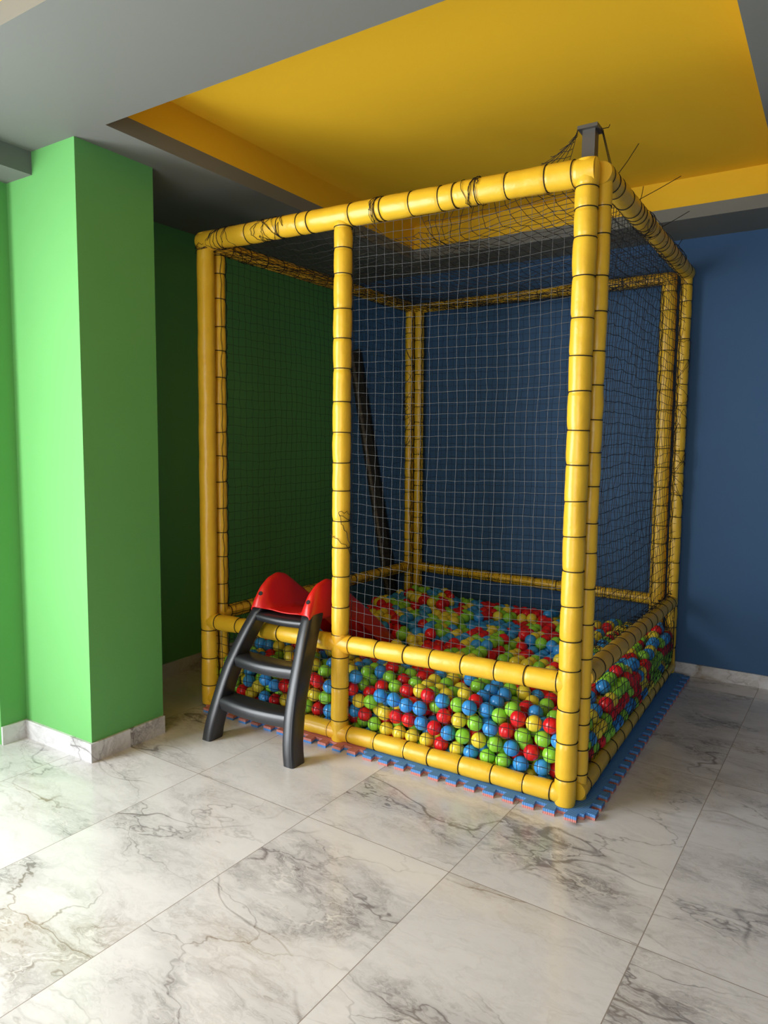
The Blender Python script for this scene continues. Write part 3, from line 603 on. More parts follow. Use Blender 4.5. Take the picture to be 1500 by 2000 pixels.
1923,4224,302,0,  1354,3441,273,3,  1456,4148,315,0,  2239,2911,278,2,  2121,4008,315,0,  1487,2757,180,0,  1702,2701,120,0,  1211,2664,54,0,  2620,3389,313,1,  1377,2705,140,1,
1893,2883,281,1,  2548,4014,323,3,  1056,4450,285,3,  804,3734,138,2,  2480,2701,174,1,  1877,2685,205,2,  972,2712,80,3,  1989,4001,316,0,  2682,2850,241,1,  2124,3792,312,2,
819,4407,273,0,  1121,4446,292,1,  1847,3407,314,2,  1656,3470,315,3,  2059,4367,307,2,  1447,3809,320,0,  805,3800,135,3,  1391,4084,317,3,  856,3101,244,3,  1424,3567,267,3,
2471,3734,313,3,  1692,4051,267,2,  896,3133,283,0,  1230,3565,268,2,  1857,4224,303,0,  2349,2707,121,1,  1847,3545,319,1,  2492,3116,337,3,  1398,2702,201,0,  2404,2690,151,1,
2210,2754,228,3,  1993,4219,302,2,  1456,4083,314,0,  812,4216,146,3,  1417,3288,267,0,  1430,2700,107,3,  1932,3668,312,3,  1996,3729,312,1,  857,3165,241,3,  1990,3933,313,3,
898,3937,284,1,  1612,3783,291,1,  2473,3929,315,0,  1382,3807,315,3,  1627,4052,267,2,  1483,3711,281,3,  862,4377,312,2,  1775,3262,316,0,  897,3872,285,3,  901,4002,285,1,
2320,3866,310,2,  1318,3799,313,0,  807,3946,135,1,  1950,3272,316,2,  1153,2809,259,3,  2682,4414,298,3,  2060,3730,312,1,  1991,4367,305,0,  1765,2703,115,2,  2323,3799,314,3,
1846,3332,301,0,  2318,3446,224,1,  1125,2757,172,0,  2285,4404,342,0,  2129,4305,293,0,  1682,3714,294,0,  1690,4116,263,2,  1791,4222,300,1,  1137,2664,54,3,  1635,2698,211,3,
2682,4086,300,0,  1625,4117,264,0,  1288,3291,261,1,  2471,3864,314,0,  904,4067,286,0,  2375,3333,276,0,  2553,3254,318,0,  1892,3975,272,2,  2360,3418,265,2,  1591,3472,320,1,
1032,3600,306,2,  883,3730,286,0,  2321,3932,306,3,  1097,2714,56,1,  1597,4372,302,0,  2651,3908,271,2,  1749,3710,295,0,  1756,4116,265,2,  825,4464,155,1,  2564,4331,328,0,
1822,4044,267,2,  1711,3267,306,0,  1691,4181,259,0,  2055,4146,303,0,  1612,3718,291,1,  1998,3664,316,2,  1050,4303,295,3,  2480,4088,308,1,  2593,2664,54,3,  1381,3126,316,0,
2424,4403,331,2,  1277,2737,102,3,  2374,2738,182,3,  1490,2720,109,2,  1843,3259,306,3,  2618,3254,315,1,  1587,2701,163,1,  2471,3799,314,0,  815,4280,135,1,  1179,2722,160,1,
1563,4049,271,0,  2554,3319,316,0,  1799,3604,310,3,  1061,4152,289,0,  1524,4441,301,2,  2652,3973,271,0,  1624,4182,260,0,  1924,4366,303,0,  1312,3951,330,1,  1588,3537,317,2,
2261,3735,315,3,  2350,4401,339,2,  1031,2714,54,1,  1822,3980,273,2,  1987,4148,303,2,  1560,4114,271,1,  812,4302,224,0,  2585,2746,201,3,  1824,4110,261,2,  2061,4218,297,3,
1156,2741,246,1,  1582,2777,235,0,  909,4137,292,1,  1230,2747,248,1,  2555,3389,311,3,  2545,4089,310,1,  2348,4482,337,3,  1987,4075,309,1,  1489,2938,291,3,  1000,2752,175,0,
2531,3678,316,2,  2122,4080,306,1,  2682,4351,284,2,  1627,3987,270,2,  2122,4146,300,2,  2054,4076,306,0,  1826,3913,279,2,  882,3666,284,2,  1156,2942,268,1,  1190,4149,301,0,
1856,4366,303,2,  1757,3987,270,2,  1230,4482,264,2,  2056,2768,243,2,  2222,4118,351,1,  1673,2729,170,1,  2682,4158,297,3,  1661,4371,301,0,  2423,4482,330,2,  2090,2730,204,0,
2541,4154,304,2,  2467,3669,311,3,  2126,3869,302,1,  2287,4118,354,0,  1922,4148,300,2,  1281,2677,54,2,  1647,2771,238,1,  1922,4079,307,2,  2474,4152,302,0,  816,4366,213,0,
2317,3489,295,2,  1126,4151,291,0,  1009,2940,289,0,  1233,4404,277,3,  1583,3601,308,1,  1977,3348,322,3,  2190,4367,305,2,  1992,4442,294,0,  1292,3690,271,2,  1395,2713,54,1,
820,4430,210,0,  1849,2726,54,2,  1993,3869,310,3,  1485,4336,274,3,  2538,4219,298,2,  1313,2702,142,1,  2410,3110,329,2,  1104,2777,230,3,  2021,2849,278,3,  1791,4366,301,2,
1883,2748,212,2,  1562,3984,272,0,  2497,4482,329,1,  897,3198,281,0,  863,2947,54,1,  1726,4368,300,0,  2606,4289,292,2,  821,4403,135,1,  2222,4185,342,0,  2304,2856,276,1,
2613,4155,303,2,  2618,4353,300,2,  2428,4254,335,3,  2057,4443,295,2,  1040,2776,223,0,  1727,4438,292,0,  1692,3987,269,2,  2453,2694,109,3,  2351,4262,336,2,  2586,4406,320,0,
1893,3910,270,2,  2258,3802,312,2,  1187,2906,311,1,  2187,4441,296,1,  2352,4187,347,0,  2122,4443,297,1,  2125,4214,291,2,  2103,2724,112,0,  1661,4438,292,0,  1154,2746,106,3,
1295,2762,159,0,  1864,3607,307,0,  1623,2756,98,2,  854,3230,244,2,  2572,3905,283,0,  2155,2726,210,3,  2061,3866,302,3,  2682,4223,292,3,  1922,4438,292,0,  905,2728,231,0,
2682,3320,314,1,  1547,3718,286,2,  1381,2907,319,2,  864,3009,54,1,  1049,3134,313,3,  1857,4436,292,3,  2287,4185,343,1,  1074,2943,289,2,  1792,4436,292,0,  1355,3699,273,1,
2186,2681,244,2,  1798,2708,170,1,  934,2827,280,0,  2499,4331,323,3,  1690,3922,275,1,  1264,2791,213,2,  2682,3560,319,1,  2039,2695,221,3,  2489,3250,324,3,  916,4203,289,3,
1555,4178,266,3,  1755,3922,274,3,  1020,2747,111,1,  1954,2903,286,2,  2602,4224,293,2,  2570,3839,279,0,  1596,4438,294,2,  1422,2753,171,0,  2090,3603,270,2,  2384,4079,308,0,
2257,3932,301,1,  2434,2868,284,3,  1371,2766,54,0,  2120,2765,249,1,  2607,3686,313,1,  2428,3469,348,3,  1172,2714,54,2,  1712,2773,240,2,  1357,2755,175,2,  1842,2847,251,2,
989,4285,308,3,  2165,2695,103,3,  1049,4375,282,2,  1523,2699,156,3,  2434,4328,323,3,  1624,3923,274,0,  1915,3155,316,1,  1298,2745,255,1,  1389,4150,314,2,  1063,2745,170,1,
1559,3920,275,2,  1566,2757,54,3,  2393,3526,244,3,  2518,2748,204,0,  2454,2743,214,1,  1231,2759,169,2,  866,3072,54,2,  2287,4259,328,1,  829,2799,125,2,  882,3600,283,2,
2167,3691,278,2,  2265,3558,229,1,  865,4100,245,2,  934,2741,120,2,  2457,2754,106,0,  1945,2645,165,1,  2682,4287,278,2,  1490,4400,264,1,  883,4453,314,2,  2222,4259,325,3,
1341,2747,109,1,  1921,2706,164,0,  2129,2692,162,3,  1231,3629,268,2,  1483,3775,279,3,  937,2757,182,0,  1403,2755,109,2,  2210,2821,234,2,  2129,2757,160,0,  1551,4272,278,3,
1618,3653,294,3,  2001,3511,309,2,  1317,3123,308,3,  1436,2762,54,1,  920,2728,54,3,  2256,3868,307,1,  1390,2778,226,0,  2379,3600,313,3,  1123,3131,304,3,  1777,2782,251,3,
1086,3909,265,3,  1161,3373,279,0,  1413,2941,273,0,  1355,2813,274,3,  1462,2775,124,1,  2349,3632,266,2,  1350,2881,269,0,  1307,2773,54,3,  2261,3667,222,0,  2633,2687,103,1,
2397,2742,106,1,  1087,3762,290,2,  2618,4089,301,3,  1532,2709,54,3,  1419,3708,275,2,  1189,4073,312,0,  1329,4014,325,1,  2663,2752,196,2,  2551,2777,155,2,  1059,2766,54,3,
1327,2790,220,3,  846,4465,263,3,  1236,2723,54,0,  2618,2779,246,1,  2257,2664,54,3,  1460,3398,244,1,  2682,2647,183,1,  2546,2723,54,1,  871,4164,248,0,  2252,4440,297,2,
2423,2773,157,3,  1252,3127,305,2,  2487,2779,156,3,  2616,2780,156,0,  2300,2694,158,0,  1454,2770,234,1,  2359,3701,271,2,  1333,2703,204,1,  1551,2751,181,3,  2356,3542,295,3,
1909,2728,54,1,  1191,2784,212,1,  2033,2701,100,3,  2370,2799,282,3,  2018,2913,277,3,  1916,2664,54,1,  2050,2756,129,0,  2199,3556,226,3,  1685,3649,295,1,  1096,4268,267,3,
1329,2717,54,2,  2489,3316,318,0,  1716,2776,158,2,  1526,2770,125,0,  1032,3535,305,3,  995,2763,54,3,  1138,2817,191,3,  1381,2812,109,1,  1295,4482,262,2,  2422,2706,54,2,
2231,3700,269,0,  911,4276,291,0,  867,3134,54,2,  2074,2719,54,0,  2650,3843,272,3,  866,4035,241,3,  1994,2713,264,3,  1629,4271,264,3,  983,4219,307,3,  1823,4182,259,3,
1186,2774,54,2,  1123,2768,54,0,  1413,2815,54,0,  2648,4041,270,3,  1758,4182,258,2,  1097,4336,265,2,  2517,2812,202,3,  2157,2891,263,1,  1859,2723,156,2,  2160,2754,104,1,
2325,3669,218,3,  1397,2860,143,1,  1486,4271,278,1,  1216,2758,107,3,  1088,3844,266,1,  2394,3589,249,0,  1419,2815,181,3,  2187,2914,316,3,  1889,4040,267,3,  2619,2909,238,2,
2479,2905,248,1,  2242,2975,284,3,  1789,2723,54,1,  2384,4144,310,1,  1187,3130,303,1,  2638,2693,188,1,  1496,3838,289,0,  1492,4482,262,3,  979,2986,255,3,  2190,4081,308,1,
976,2913,241,0,  2224,2751,104,0,  2295,3701,265,1,  1024,2819,54,3,  2682,2915,238,2,  2544,2910,249,1,  2574,3970,282,2,  2542,3614,321,1,  1161,4267,267,3,  911,4279,221,1,
915,4348,227,1,  1127,2804,111,0,  1750,3644,295,2,  2527,2697,130,0,  1780,2911,249,0,  2046,3560,290,3,  1813,2745,113,0,  1554,2938,294,2,  2109,2823,224,3,  1746,2813,202,3,
1898,3767,270,1,  1910,3473,318,2,  2169,3756,280,3,  1976,2692,198,0,  1481,2820,167,1,  2255,4081,307,2,  1464,2711,54,0,  1651,2785,147,0,  1091,2751,108,0,  1047,3199,313,3,
1041,2841,232,1,  1950,3208,302,2,  1224,2815,258,2,  2023,2743,186,0,  1778,2846,248,3,  1695,4271,266,1,  2422,3706,281,0,  2466,3515,322,2,  2653,3455,285,1,  1728,2723,58,0,
2422,3486,285,0,  1355,2819,169,2,  2466,4216,293,2,  2535,4284,294,1,  1459,2909,242,3,  854,3423,255,0,  863,3905,240,3,  2579,2746,106,0,  2320,4079,307,0,  1191,2849,214,0,
2554,3185,312,1,  1835,3709,263,2,  1606,2714,54,3,  1459,2979,250,0,  2566,3774,276,0,  2328,3570,244,3,  1615,2752,186,1,  2455,3433,302,3,  1161,3438,277,2,  870,4394,235,2,
2231,3610,212,1,  2450,2871,201,0,  2426,3622,203,0,  2295,3613,208,2,  2162,2854,205,3,  1254,3806,309,1,  2305,2920,281,3,  2229,3518,179,1,  1935,2721,238,2,  1888,3213,285,0,
2059,2699,157,3,  924,3432,340,0,  914,3505,331,2,  951,4382,328,2,  952,4459,299,1,  929,3295,328,3,  939,3365,330,2,  1815,3508,272,0,  1832,3572,262,3,  1837,3644,261,3,
1820,2948,297,0,  1824,3019,289,1,  1787,3059,324,0,  1800,3148,285,0,  1803,3212,285,1,  1805,3294,268,2,  1812,3377,266,0,  1814,3442,268,3,  1889,4108,258,1,  1891,4266,264,3,
1890,4330,258,2,  1890,4394,255,3,  1813,2882,297,3,  1886,3285,267,0,  1880,3512,274,0,  1899,3703,265,3,  1760,4268,266,2,  1761,4332,255,0,  1759,4396,252,3,  1761,4482,259,0,
1750,3434,266,1,  1752,3498,267,3,  1748,3563,270,2,  1749,2944,297,2,  1746,3008,302,3,  1736,3084,293,3,  1736,3149,287,2,  1738,3213,283,3,  1741,3305,263,1,  1748,3369,267,2,
1826,4267,265,1,  1826,4331,256,3,  1824,4395,253,2,  1827,4482,258,3,  1693,4482,257,2,  1619,2938,294,0,  1624,3026,262,2,  1608,3087,273,0,  1607,3152,273,2,  1610,3216,275,0,
1697,4335,254,2,  1694,4399,253,3,  1683,3371,269,0,  1686,3436,268,1,  1687,3500,266,0,  1684,3565,268,1,  1684,2940,297,0,  1682,3013,288,3,  1673,3081,279,2,  1672,3147,276,1,
1674,3212,276,2,  1677,3303,264,2,  1959,4397,258,0,  1957,4482,258,2,  1892,2948,283,2,  1864,2987,329,2,  1857,3064,322,3,  1860,3125,298,3,  1920,3044,223,3,  1955,3827,279,3,
1954,4036,269,2,  1961,4265,266,3,  1959,4332,260,3,  2026,4262,266,0,  2024,4334,259,0,  2027,4398,261,2,  1954,2968,286,0,  1937,3022,318,2,  1897,3079,273,0,  1945,3120,272,0,
2035,3459,278,1,  2085,3448,237,3,  2030,3629,272,3,  2027,3694,265,0,  1543,3154,272,0,  1545,3219,272,3,  1549,3284,270,3,  1555,3370,285,1,  1558,3436,279,1,  1558,3502,272,1,
1554,3565,262,0,  1550,3653,289,3,  1628,4400,252,0,  1627,4482,258,1,  1559,3028,264,3,  1544,3089,275,3,  1632,4336,255,3,  1612,3294,264,1,  1619,3373,273,2,  1622,3438,270,0,
1622,3502,268,0,  1619,3566,267,2,  2094,4261,260,0,  2092,4399,260,3,  2019,2786,293,1,  2017,2977,274,1,  2079,3021,333,1,  1992,3004,347,0,  2076,3041,262,2,  1974,3070,294,2,
1944,3362,268,0,  2106,3508,258,3,  2092,3694,268,2,  2169,3826,279,3,  2162,3915,273,3,  2159,3980,271,1,  2086,2851,277,1,  2083,2915,271,2,  2081,2979,280,1,  2155,3053,265,0,
1968,3449,290,3,  1498,3984,274,3,  1498,4049,276,0,  1495,3030,269,1,  1479,3092,274,1,  1478,3157,271,2,  1481,3221,271,2,  1550,4337,274,1,  1555,4401,261,2,  1557,4482,263,1,
2155,2955,269,0,  2192,3043,315,0,  2246,3014,336,3,  2357,3090,276,2,  2375,3282,374,2,  2375,3274,245,0,  2291,3981,276,2,  2306,2985,283,0,  2319,3045,302,1,  2458,3143,289,2,
2375,3278,309,1,  2356,3981,281,0,  2302,2792,285,0,  2435,4049,281,2,  2368,2864,280,2,  2370,2929,284,0,  2369,2993,291,2,  2391,3050,314,1,  2432,3086,273,1,  2457,3345,269,2,
2421,3553,295,0,  2413,3643,278,0,  2423,3770,281,0,  2435,3977,292,2,  2519,3511,286,0,  2437,2933,289,0,  2444,2996,302,0,  2465,3056,319,0,  2455,3215,282,0,  2459,3278,275,0,
1420,4348,260,0,  1427,4410,275,2,  1427,4482,262,1,  1348,2946,269,1,  1419,3773,274,1,  1423,3973,270,0,  1426,4043,273,1,  1420,4271,277,3,  1414,3094,270,2,  1413,3159,270,0,
1416,3224,270,2,  1495,4114,272,1,  1286,3224,262,2,  1361,4482,259,0,  1291,2819,265,3,  1286,2884,264,0,  1284,2948,267,2,  1284,3094,259,2,  1284,3159,259,3,  1355,3764,273,1,
1342,3917,284,0,  1357,3979,277,2,  1359,4045,277,0,  1355,4270,276,3,  1362,4408,275,2,  1349,3092,262,0,  1348,3159,265,3,  1351,3225,267,3,  2509,2940,296,2,  2510,3004,305,0,
2560,3095,284,3,  2518,3155,267,0,  2523,3446,293,2,  2590,3008,281,3,  2617,3066,294,0,  2585,3152,265,0,  2583,3224,269,3,  2588,3450,289,1,  2584,3517,283,1,  2651,3522,278,3,
2647,3778,270,3,  2588,2944,283,1,  2653,2950,284,0,  2655,3015,281,3,  2677,3089,282,1,  2649,3149,266,3,  2661,3217,270,0,  889,3049,223,3,  897,3134,187,2,  896,3199,188,3,
877,3473,174,3,  822,2749,233,2,  1218,3973,270,1,  1224,4038,269,2,  1227,4194,274,3,  1226,4267,271,1,  1226,4342,260,1,  1223,3291,259,1,  1227,3692,275,1,  1223,3757,282,2,
1221,2880,263,3,  1220,2944,268,1,  1220,3097,257,1,  1220,3162,256,2,  1222,3226,258,2,  1291,3755,273,0,  1283,3978,279,1,  1294,4042,278,2,  1293,4116,266,3,  1292,4191,274,0,
1290,4269,274,0,  1298,4407,275,2,  1079,3036,265,0,  1081,3100,265,0,  1081,3164,266,0,  1080,3229,266,0,  1082,3293,270,1,  1159,4037,266,1,  1158,4102,263,1,  1162,4201,271,3,
1162,4337,259,0,  1165,4482,263,0,  1158,3293,260,1,  1164,3502,271,1,  1166,3567,270,2,  1166,3631,269,0,  1162,3695,279,2,  1155,3758,287,2,  1155,3034,259,3,  1154,3099,256,1,
1155,3164,257,3,  1157,3228,259,1,  965,3473,212,3,  986,4213,208,2,  993,4277,214,3,  911,2793,230,2,  902,2857,232,2,  898,2921,227,2,  890,2985,227,2,  976,2782,227,2,
976,2847,234,1,  982,3073,220,3,  983,3137,219,2,  965,3344,212,2,  964,3408,212,2,  1041,2912,240,0,  1043,2984,248,1,  1048,3134,219,1,  1048,3198,218,1,  1052,3408,243,0,
1202,4436,230,2,  1105,2911,241,3,  1108,2981,249,0,  1117,3340,244,0,  1130,4299,218,2,  1015,3231,263,0,  1014,3295,261,3,  998,3375,258,2,  998,3440,258,2,  998,3504,259,0,
998,3569,260,3,  999,3633,261,1,  1000,3698,261,1,  1096,4482,243,1,  1014,3038,267,3,  1016,3103,267,1,  1016,3167,266,2,  1089,3973,265,3,  1093,4038,265,1,  1093,4103,262,3,
1095,4203,267,1,  1093,4418,241,1,  1086,3373,291,0,  1087,3438,291,3,  1086,3503,290,2,  1085,3567,289,0,  1086,3632,290,0,  1086,3697,290,0,  935,3698,264,3,  935,3763,264,3,
928,3853,232,0,  925,3917,226,1,  928,3981,224,2,  930,4045,231,0,  929,4110,237,0,  925,4192,225,2,  926,3101,235,3,  928,3166,234,3,  929,3231,235,3,  929,3296,236,0,
910,3383,237,1,  907,3446,225,2,  933,3502,261,1,  934,3633,264,1,  1028,4417,237,3,  1032,4482,235,3,  929,2892,279,3,  924,2956,275,2,  928,3024,269,2,  999,3763,262,3,
1016,3845,261,0,  1018,3910,261,1,  1017,3975,258,0,  1019,4040,257,3,  1023,4105,262,2,  1014,4186,260,3,  1023,4251,265,3,  868,4311,257,2,  2682,3175,315,1,  2682,3252,320,1,
851,3764,240,0,  858,3844,218,1,  865,3970,239,1,  873,4229,239,3,  853,3294,246,1,  849,3359,251,1,  858,3490,234,1,  850,3568,237,1,  851,3634,237,0,  953,4243,254,3,
956,4308,257,2,  867,2773,273,3,  845,2824,240,3,  1192,3341,233,2,  1193,3405,230,0,  1195,3469,225,1,  1196,3534,223,3,  1197,3598,222,0,  1198,3663,223,1,  1193,3727,233,2,
1257,3341,233,2,  1257,3405,229,0,  1259,3469,223,2,  1260,3533,221,1,  1261,3596,220,3,  1263,3660,221,0,  1317,2919,219,3,  1315,2983,222,1,  1321,3340,234,3,  1321,3405,228,1,
1324,3597,216,0,  1328,3660,223,3,  1389,3063,218,3,  1386,3337,238,2,  1386,3402,232,3,  1388,3467,223,0,  1392,3668,231,1,  1320,2854,218,1,  2553,3486,335,1,  2554,3551,329,2,
2619,3186,309,2,  2618,3557,321,1,  2611,3621,315,3,  2682,3624,310,0,  2682,3689,307,0,  1463,3463,243,0,  1467,3528,239,2,  1457,3615,238,1,  1456,3679,231,1,  1464,3869,242,1,
1383,2845,225,0,  1519,4230,240,3,  1456,2836,229,1,  1455,3334,243,3,  1512,3187,225,2,  1515,3251,225,0,  1520,3335,243,1,  1524,3399,237,3,  1529,3871,244,1,  1530,4017,225,3,
1526,4081,226,0,  1521,4146,221,2,  1583,4302,231,1,  1518,2773,234,1,  1520,2838,237,3,  1523,2905,244,1,  1524,2975,250,2,  1528,3061,219,2,  1510,3123,226,2,  2426,3313,330,3,
2491,3380,316,1,  2493,3462,348,2,  2449,3607,319,0,  2539,4446,296,2,  1576,3184,226,3,  1579,3248,226,3,  1582,3810,240,0,  1593,3873,246,0,  1594,4017,223,1,  1591,4081,222,3,
1585,4145,220,3,  1584,4230,241,3,  1662,4230,228,3,  1584,2842,243,1,  1587,2907,247,0,  1589,2972,248,1,  1592,3060,217,2,  1574,3120,227,2,  1656,3059,212,1,  1639,3119,226,2,
1640,3183,227,2,  1643,3247,230,3,  1657,3874,248,1,  1659,4019,221,0,  1656,4083,217,2,  1656,4148,216,3,  1720,4081,217,3,  1724,4145,217,3,  1727,4230,227,3,  1648,2842,245,3,
1651,2906,247,1,  1654,2971,248,2,  1712,3047,241,0,  1703,3113,231,2,  1704,3178,230,0,  1707,3243,231,3,  1712,3343,218,1,  1718,3808,248,2,  1722,3873,248,0,  1723,4018,221,0,
1791,4144,217,3,  1792,4229,226,2,  1713,2844,247,2,  1715,2909,248,0,  1718,2974,248,3,  1766,3112,243,2,  1767,3177,238,0,  1772,3243,237,3,  1776,3340,217,2,  1783,3806,248,3,
1787,3871,248,1,  1788,4015,220,1,  1785,4080,219,2,  1855,3944,230,1,  1853,4008,223,2,  1856,4146,217,0,  1774,3039,252,3,  2190,2979,322,2,  2276,2947,332,0,  2308,3001,348,1,
1844,2912,249,3,  1847,2976,246,2,  1857,3049,231,0,  1818,3082,273,1,  1832,3178,238,1,  1839,3245,243,0,  1854,3866,244,0,  1921,2914,232,3,  1919,2979,232,3,  1888,3015,276,0,
1907,3237,230,2,  1879,3443,270,2,  1983,2835,226,1,  1972,3020,253,0,  2025,3034,301,3,  2054,3503,219,1,  1931,2657,228,3,  1929,2786,235,3,  1921,2850,232,3,  2046,2828,222,2,
2046,2893,222,0,  2044,2957,215,1,  2012,3388,283,1,  1992,2772,237,0,  1993,2941,330,0,  2055,2894,326,3,  2054,2961,336,1,  2119,2948,322,1,  2135,3008,305,0,  2109,2887,219,1,
2108,2950,215,1,  2125,3005,241,3,  2108,3094,273,0,  2131,3466,193,3,  2134,3554,221,3,  2133,3659,233,1,  2437,3373,352,0,  2342,3476,172,0,  2196,3462,177,2,  2197,3664,223,1,
2214,2948,231,1,  2193,3004,254,2,  2186,3106,264,3,  2245,2697,219,2,  2273,2760,230,2,  2274,2827,226,1,  2266,3015,240,3,  2258,3064,298,1,  2375,3215,325,2,  2375,3422,187,0,
2337,2769,235,0,  2338,2833,226,0,  2423,3399,257,1,  2392,3463,232,2,  2397,3163,293,1,  2427,3240,226,3,  2430,3306,225,1,  2389,3670,223,3,  2490,3253,222,1,  2492,3318,221,2,
2488,3402,255,1,  2403,2838,232,1,  2411,3028,257,2,  2496,3093,274,0,  2539,3040,257,1,  2476,2970,249,2,  2475,3034,258,2,  2614,3101,240,3,  848,4262,188,2,  864,4327,194,3,
2655,2651,245,1,  2677,2713,246,3,  826,3443,200,1,  849,3530,183,0,  852,3596,179,0,  841,3913,179,2,  842,3978,179,3,  842,4043,181,2,  836,4107,187,0,  835,4184,197,0,
868,2892,177,0,  860,2961,175,1,  855,3026,172,2,  851,3090,176,3,  841,3163,179,1,  839,3229,181,3,  836,3297,182,0,  832,3365,189,3,  946,2821,184,0,  946,2959,207,3,
945,3023,206,0,  952,3107,171,0,  932,3569,168,1,  853,2700,205,0,  873,2763,187,0,  873,2828,182,1,  1614,2815,192,2,  1544,2814,182,1,  1555,2876,196,2,  1756,2739,207,3,
1736,3210,184,3,  1680,2810,198,1,  1872,2878,202,2,  1876,2944,198,1,  1847,3117,226,1,  1819,2753,210,2,  1811,2816,201,2,  1809,2880,200,0,  1812,2945,202,1,  1799,3207,190,2,
2022,3536,174,2,  1959,2752,186,2,  1955,2814,172,3,  1954,2878,169,2,  2025,3473,163,1,  2087,3032,199,2,  2099,3521,176,1,  2017,2800,164,1,  2015,2861,177,0,  1948,3161,226,1,
2161,2790,206,1,  2163,2918,204,0,  1950,3299,257,3,  2164,3518,172,1,  2166,3609,209,3,  2293,3519,171,3,  2212,2645,197,3,  2248,2729,163,3,  2375,3371,224,2,  2370,2803,179,3,
2375,3314,194,1,  2281,3455,171,3,  2351,3535,195,2,  2311,2749,179,2,  2447,2935,201,2,  2456,3369,208,1,  2449,3433,209,2,  2581,2811,202,3,  974,2791,119,2,  980,2852,139,1,
898,2709,161,1,  908,2796,140,2,  854,2662,139,3,  825,2737,154,1,  1843,2785,155,3,  1839,2847,152,0,  1839,2910,152,1,  1780,2776,160,1,  1317,2913,315,1,  1317,2993,300,3,
1316,3058,305,1,  1382,2992,300,0,  1380,3056,310,0,  1446,2992,312,3,  1447,3058,318,2,  1196,3658,320,0,  1193,3722,328,1,  1189,3810,306,0,  1185,3874,311,3,  1184,3939,313,3,
1188,4008,316,1,  1257,4149,309,0,  1262,4229,316,3,  1186,2991,296,0,  1186,3065,307,0,  1250,3871,312,3,  1248,3943,322,3,  1252,4015,323,3,  1253,4084,305,2,  1326,4085,315,0,
1324,4150,312,3,  1252,2910,313,2,  1251,2994,299,3,  1251,3062,304,3,  2070,3577,160,3,  1987,2716,140,1,  1906,2775,158,3,  1902,2842,157,2,  1901,2907,153,0,  1944,3287,194,2,
2193,2761,159,0,  2188,3480,115,3,  2198,3574,164,2,  2125,3484,130,1,  2326,3582,160,0,  2328,3646,158,2,  2288,2716,104,3,  2279,2774,128,1,  2252,3468,115,2,  2262,3576,166,0,
2190,2645,132,0,  2193,2698,167,3,  2428,3399,158,0,  2402,3524,157,0,  2343,2771,127,0,  1049,3069,312,3,  1042,3264,312,0,  1040,3331,309,1,  1032,3405,305,1,  1032,3470,305,3,
1132,3471,324,1,  1134,3536,318,3,  1135,3600,317,1,  1130,3664,326,3,  1122,3728,334,0,  1125,3810,312,2,  1123,3002,309,0,  1121,3067,304,0,  876,4348,132,3,  2680,2717,144,1,
2618,2645,149,1,  865,3100,113,3,  857,3164,111,1,  856,3229,110,3,  854,3301,114,1,  849,3376,120,3,  849,3442,121,1,  852,3506,120,1,  882,3822,54,3,  963,2814,54,0,
949,2894,102,2,  871,2752,112,1,  876,2834,99,2,  1196,2819,99,3,  1150,2823,54,2,  1540,2810,54,1,  1751,2760,105,0,  1688,2757,103,1,  1681,2819,103,3,  1681,2880,104,3,
1603,2803,54,2,  1942,2680,110,3,  1937,2743,110,1,  1935,2806,110,1,  1876,2757,103,3,  2231,3529,115,1,  2103,2788,111,1,  2016,2739,54,3,  968,3731,310,0,  965,3816,288,1,
963,3880,279,1,  962,3945,273,3,  964,4009,273,3,  968,4074,278,1,  973,4141,280,2,  962,3198,281,3,  962,3263,281,2,  962,3328,283,1,  946,3410,283,3,  965,3469,306,0,
967,3534,307,1,  967,3599,308,3,  967,3665,310,1,  965,3070,295,1,  961,3133,279,0,  2377,3484,112,0,  2309,2750,54,3,  2308,2813,54,3,  2375,3366,159,0,  2292,3551,115,1,
2294,3614,114,1,  2226,2690,104,0,  2642,2751,105,3,  885,3946,54,2,  886,4005,54,3,  887,4067,54,0,  889,4127,54,3,  890,4190,54,2,  891,4253,54,3,  893,4342,54,3,
896,4463,53,2,  872,3381,54,1,  874,3444,54,1,  875,3507,54,1,  877,3571,54,3,  878,3634,54,1,  879,3697,54,3,  881,3760,54,1,  883,3884,54,0,  913,4343,291,2,
915,4407,280,3,  887,3390,300,2,  895,3459,289,0,  882,3535,283,3,  985,4383,272,1,  974,4453,238,1,  897,3263,281,3,  897,3329,282,1,  862,2879,54,1,  868,3195,54,1,
870,3257,54,1,  871,3319,54,3,  915,2786,79,2,  918,2852,54,3,  887,4297,97,0,  910,4403,54,1,  855,2664,54,3,  858,2727,54,0,  860,2791,54,2,  1092,2931,54,2,
1246,2785,54,2,  1501,2760,54,0,  1667,2721,54,1,  1660,2784,54,0,  1648,2846,54,3,  1905,2790,54,3,  1900,2851,54,2,  2134,2724,54,2,  2070,2775,54,1,  1965,2704,54,3,
2423,2769,54,1,  2363,2784,54,2,  2253,2722,54,2,  2194,2664,54,3,  2194,2724,54,0,  2665,2786,54,2,  2607,2722,54,3,  2604,2783,54,0,  2483,2726,54,1,  2670,2664,54,2,
2667,2725,54,0,
]
q = np.array(DATA, float).reshape(-1, 4); COLS = ['RGBY'[int(k)] for k in q[:, 3]]; q = q[:, :3]/1000*np.array([-1, 1, 1])
RB = .0325
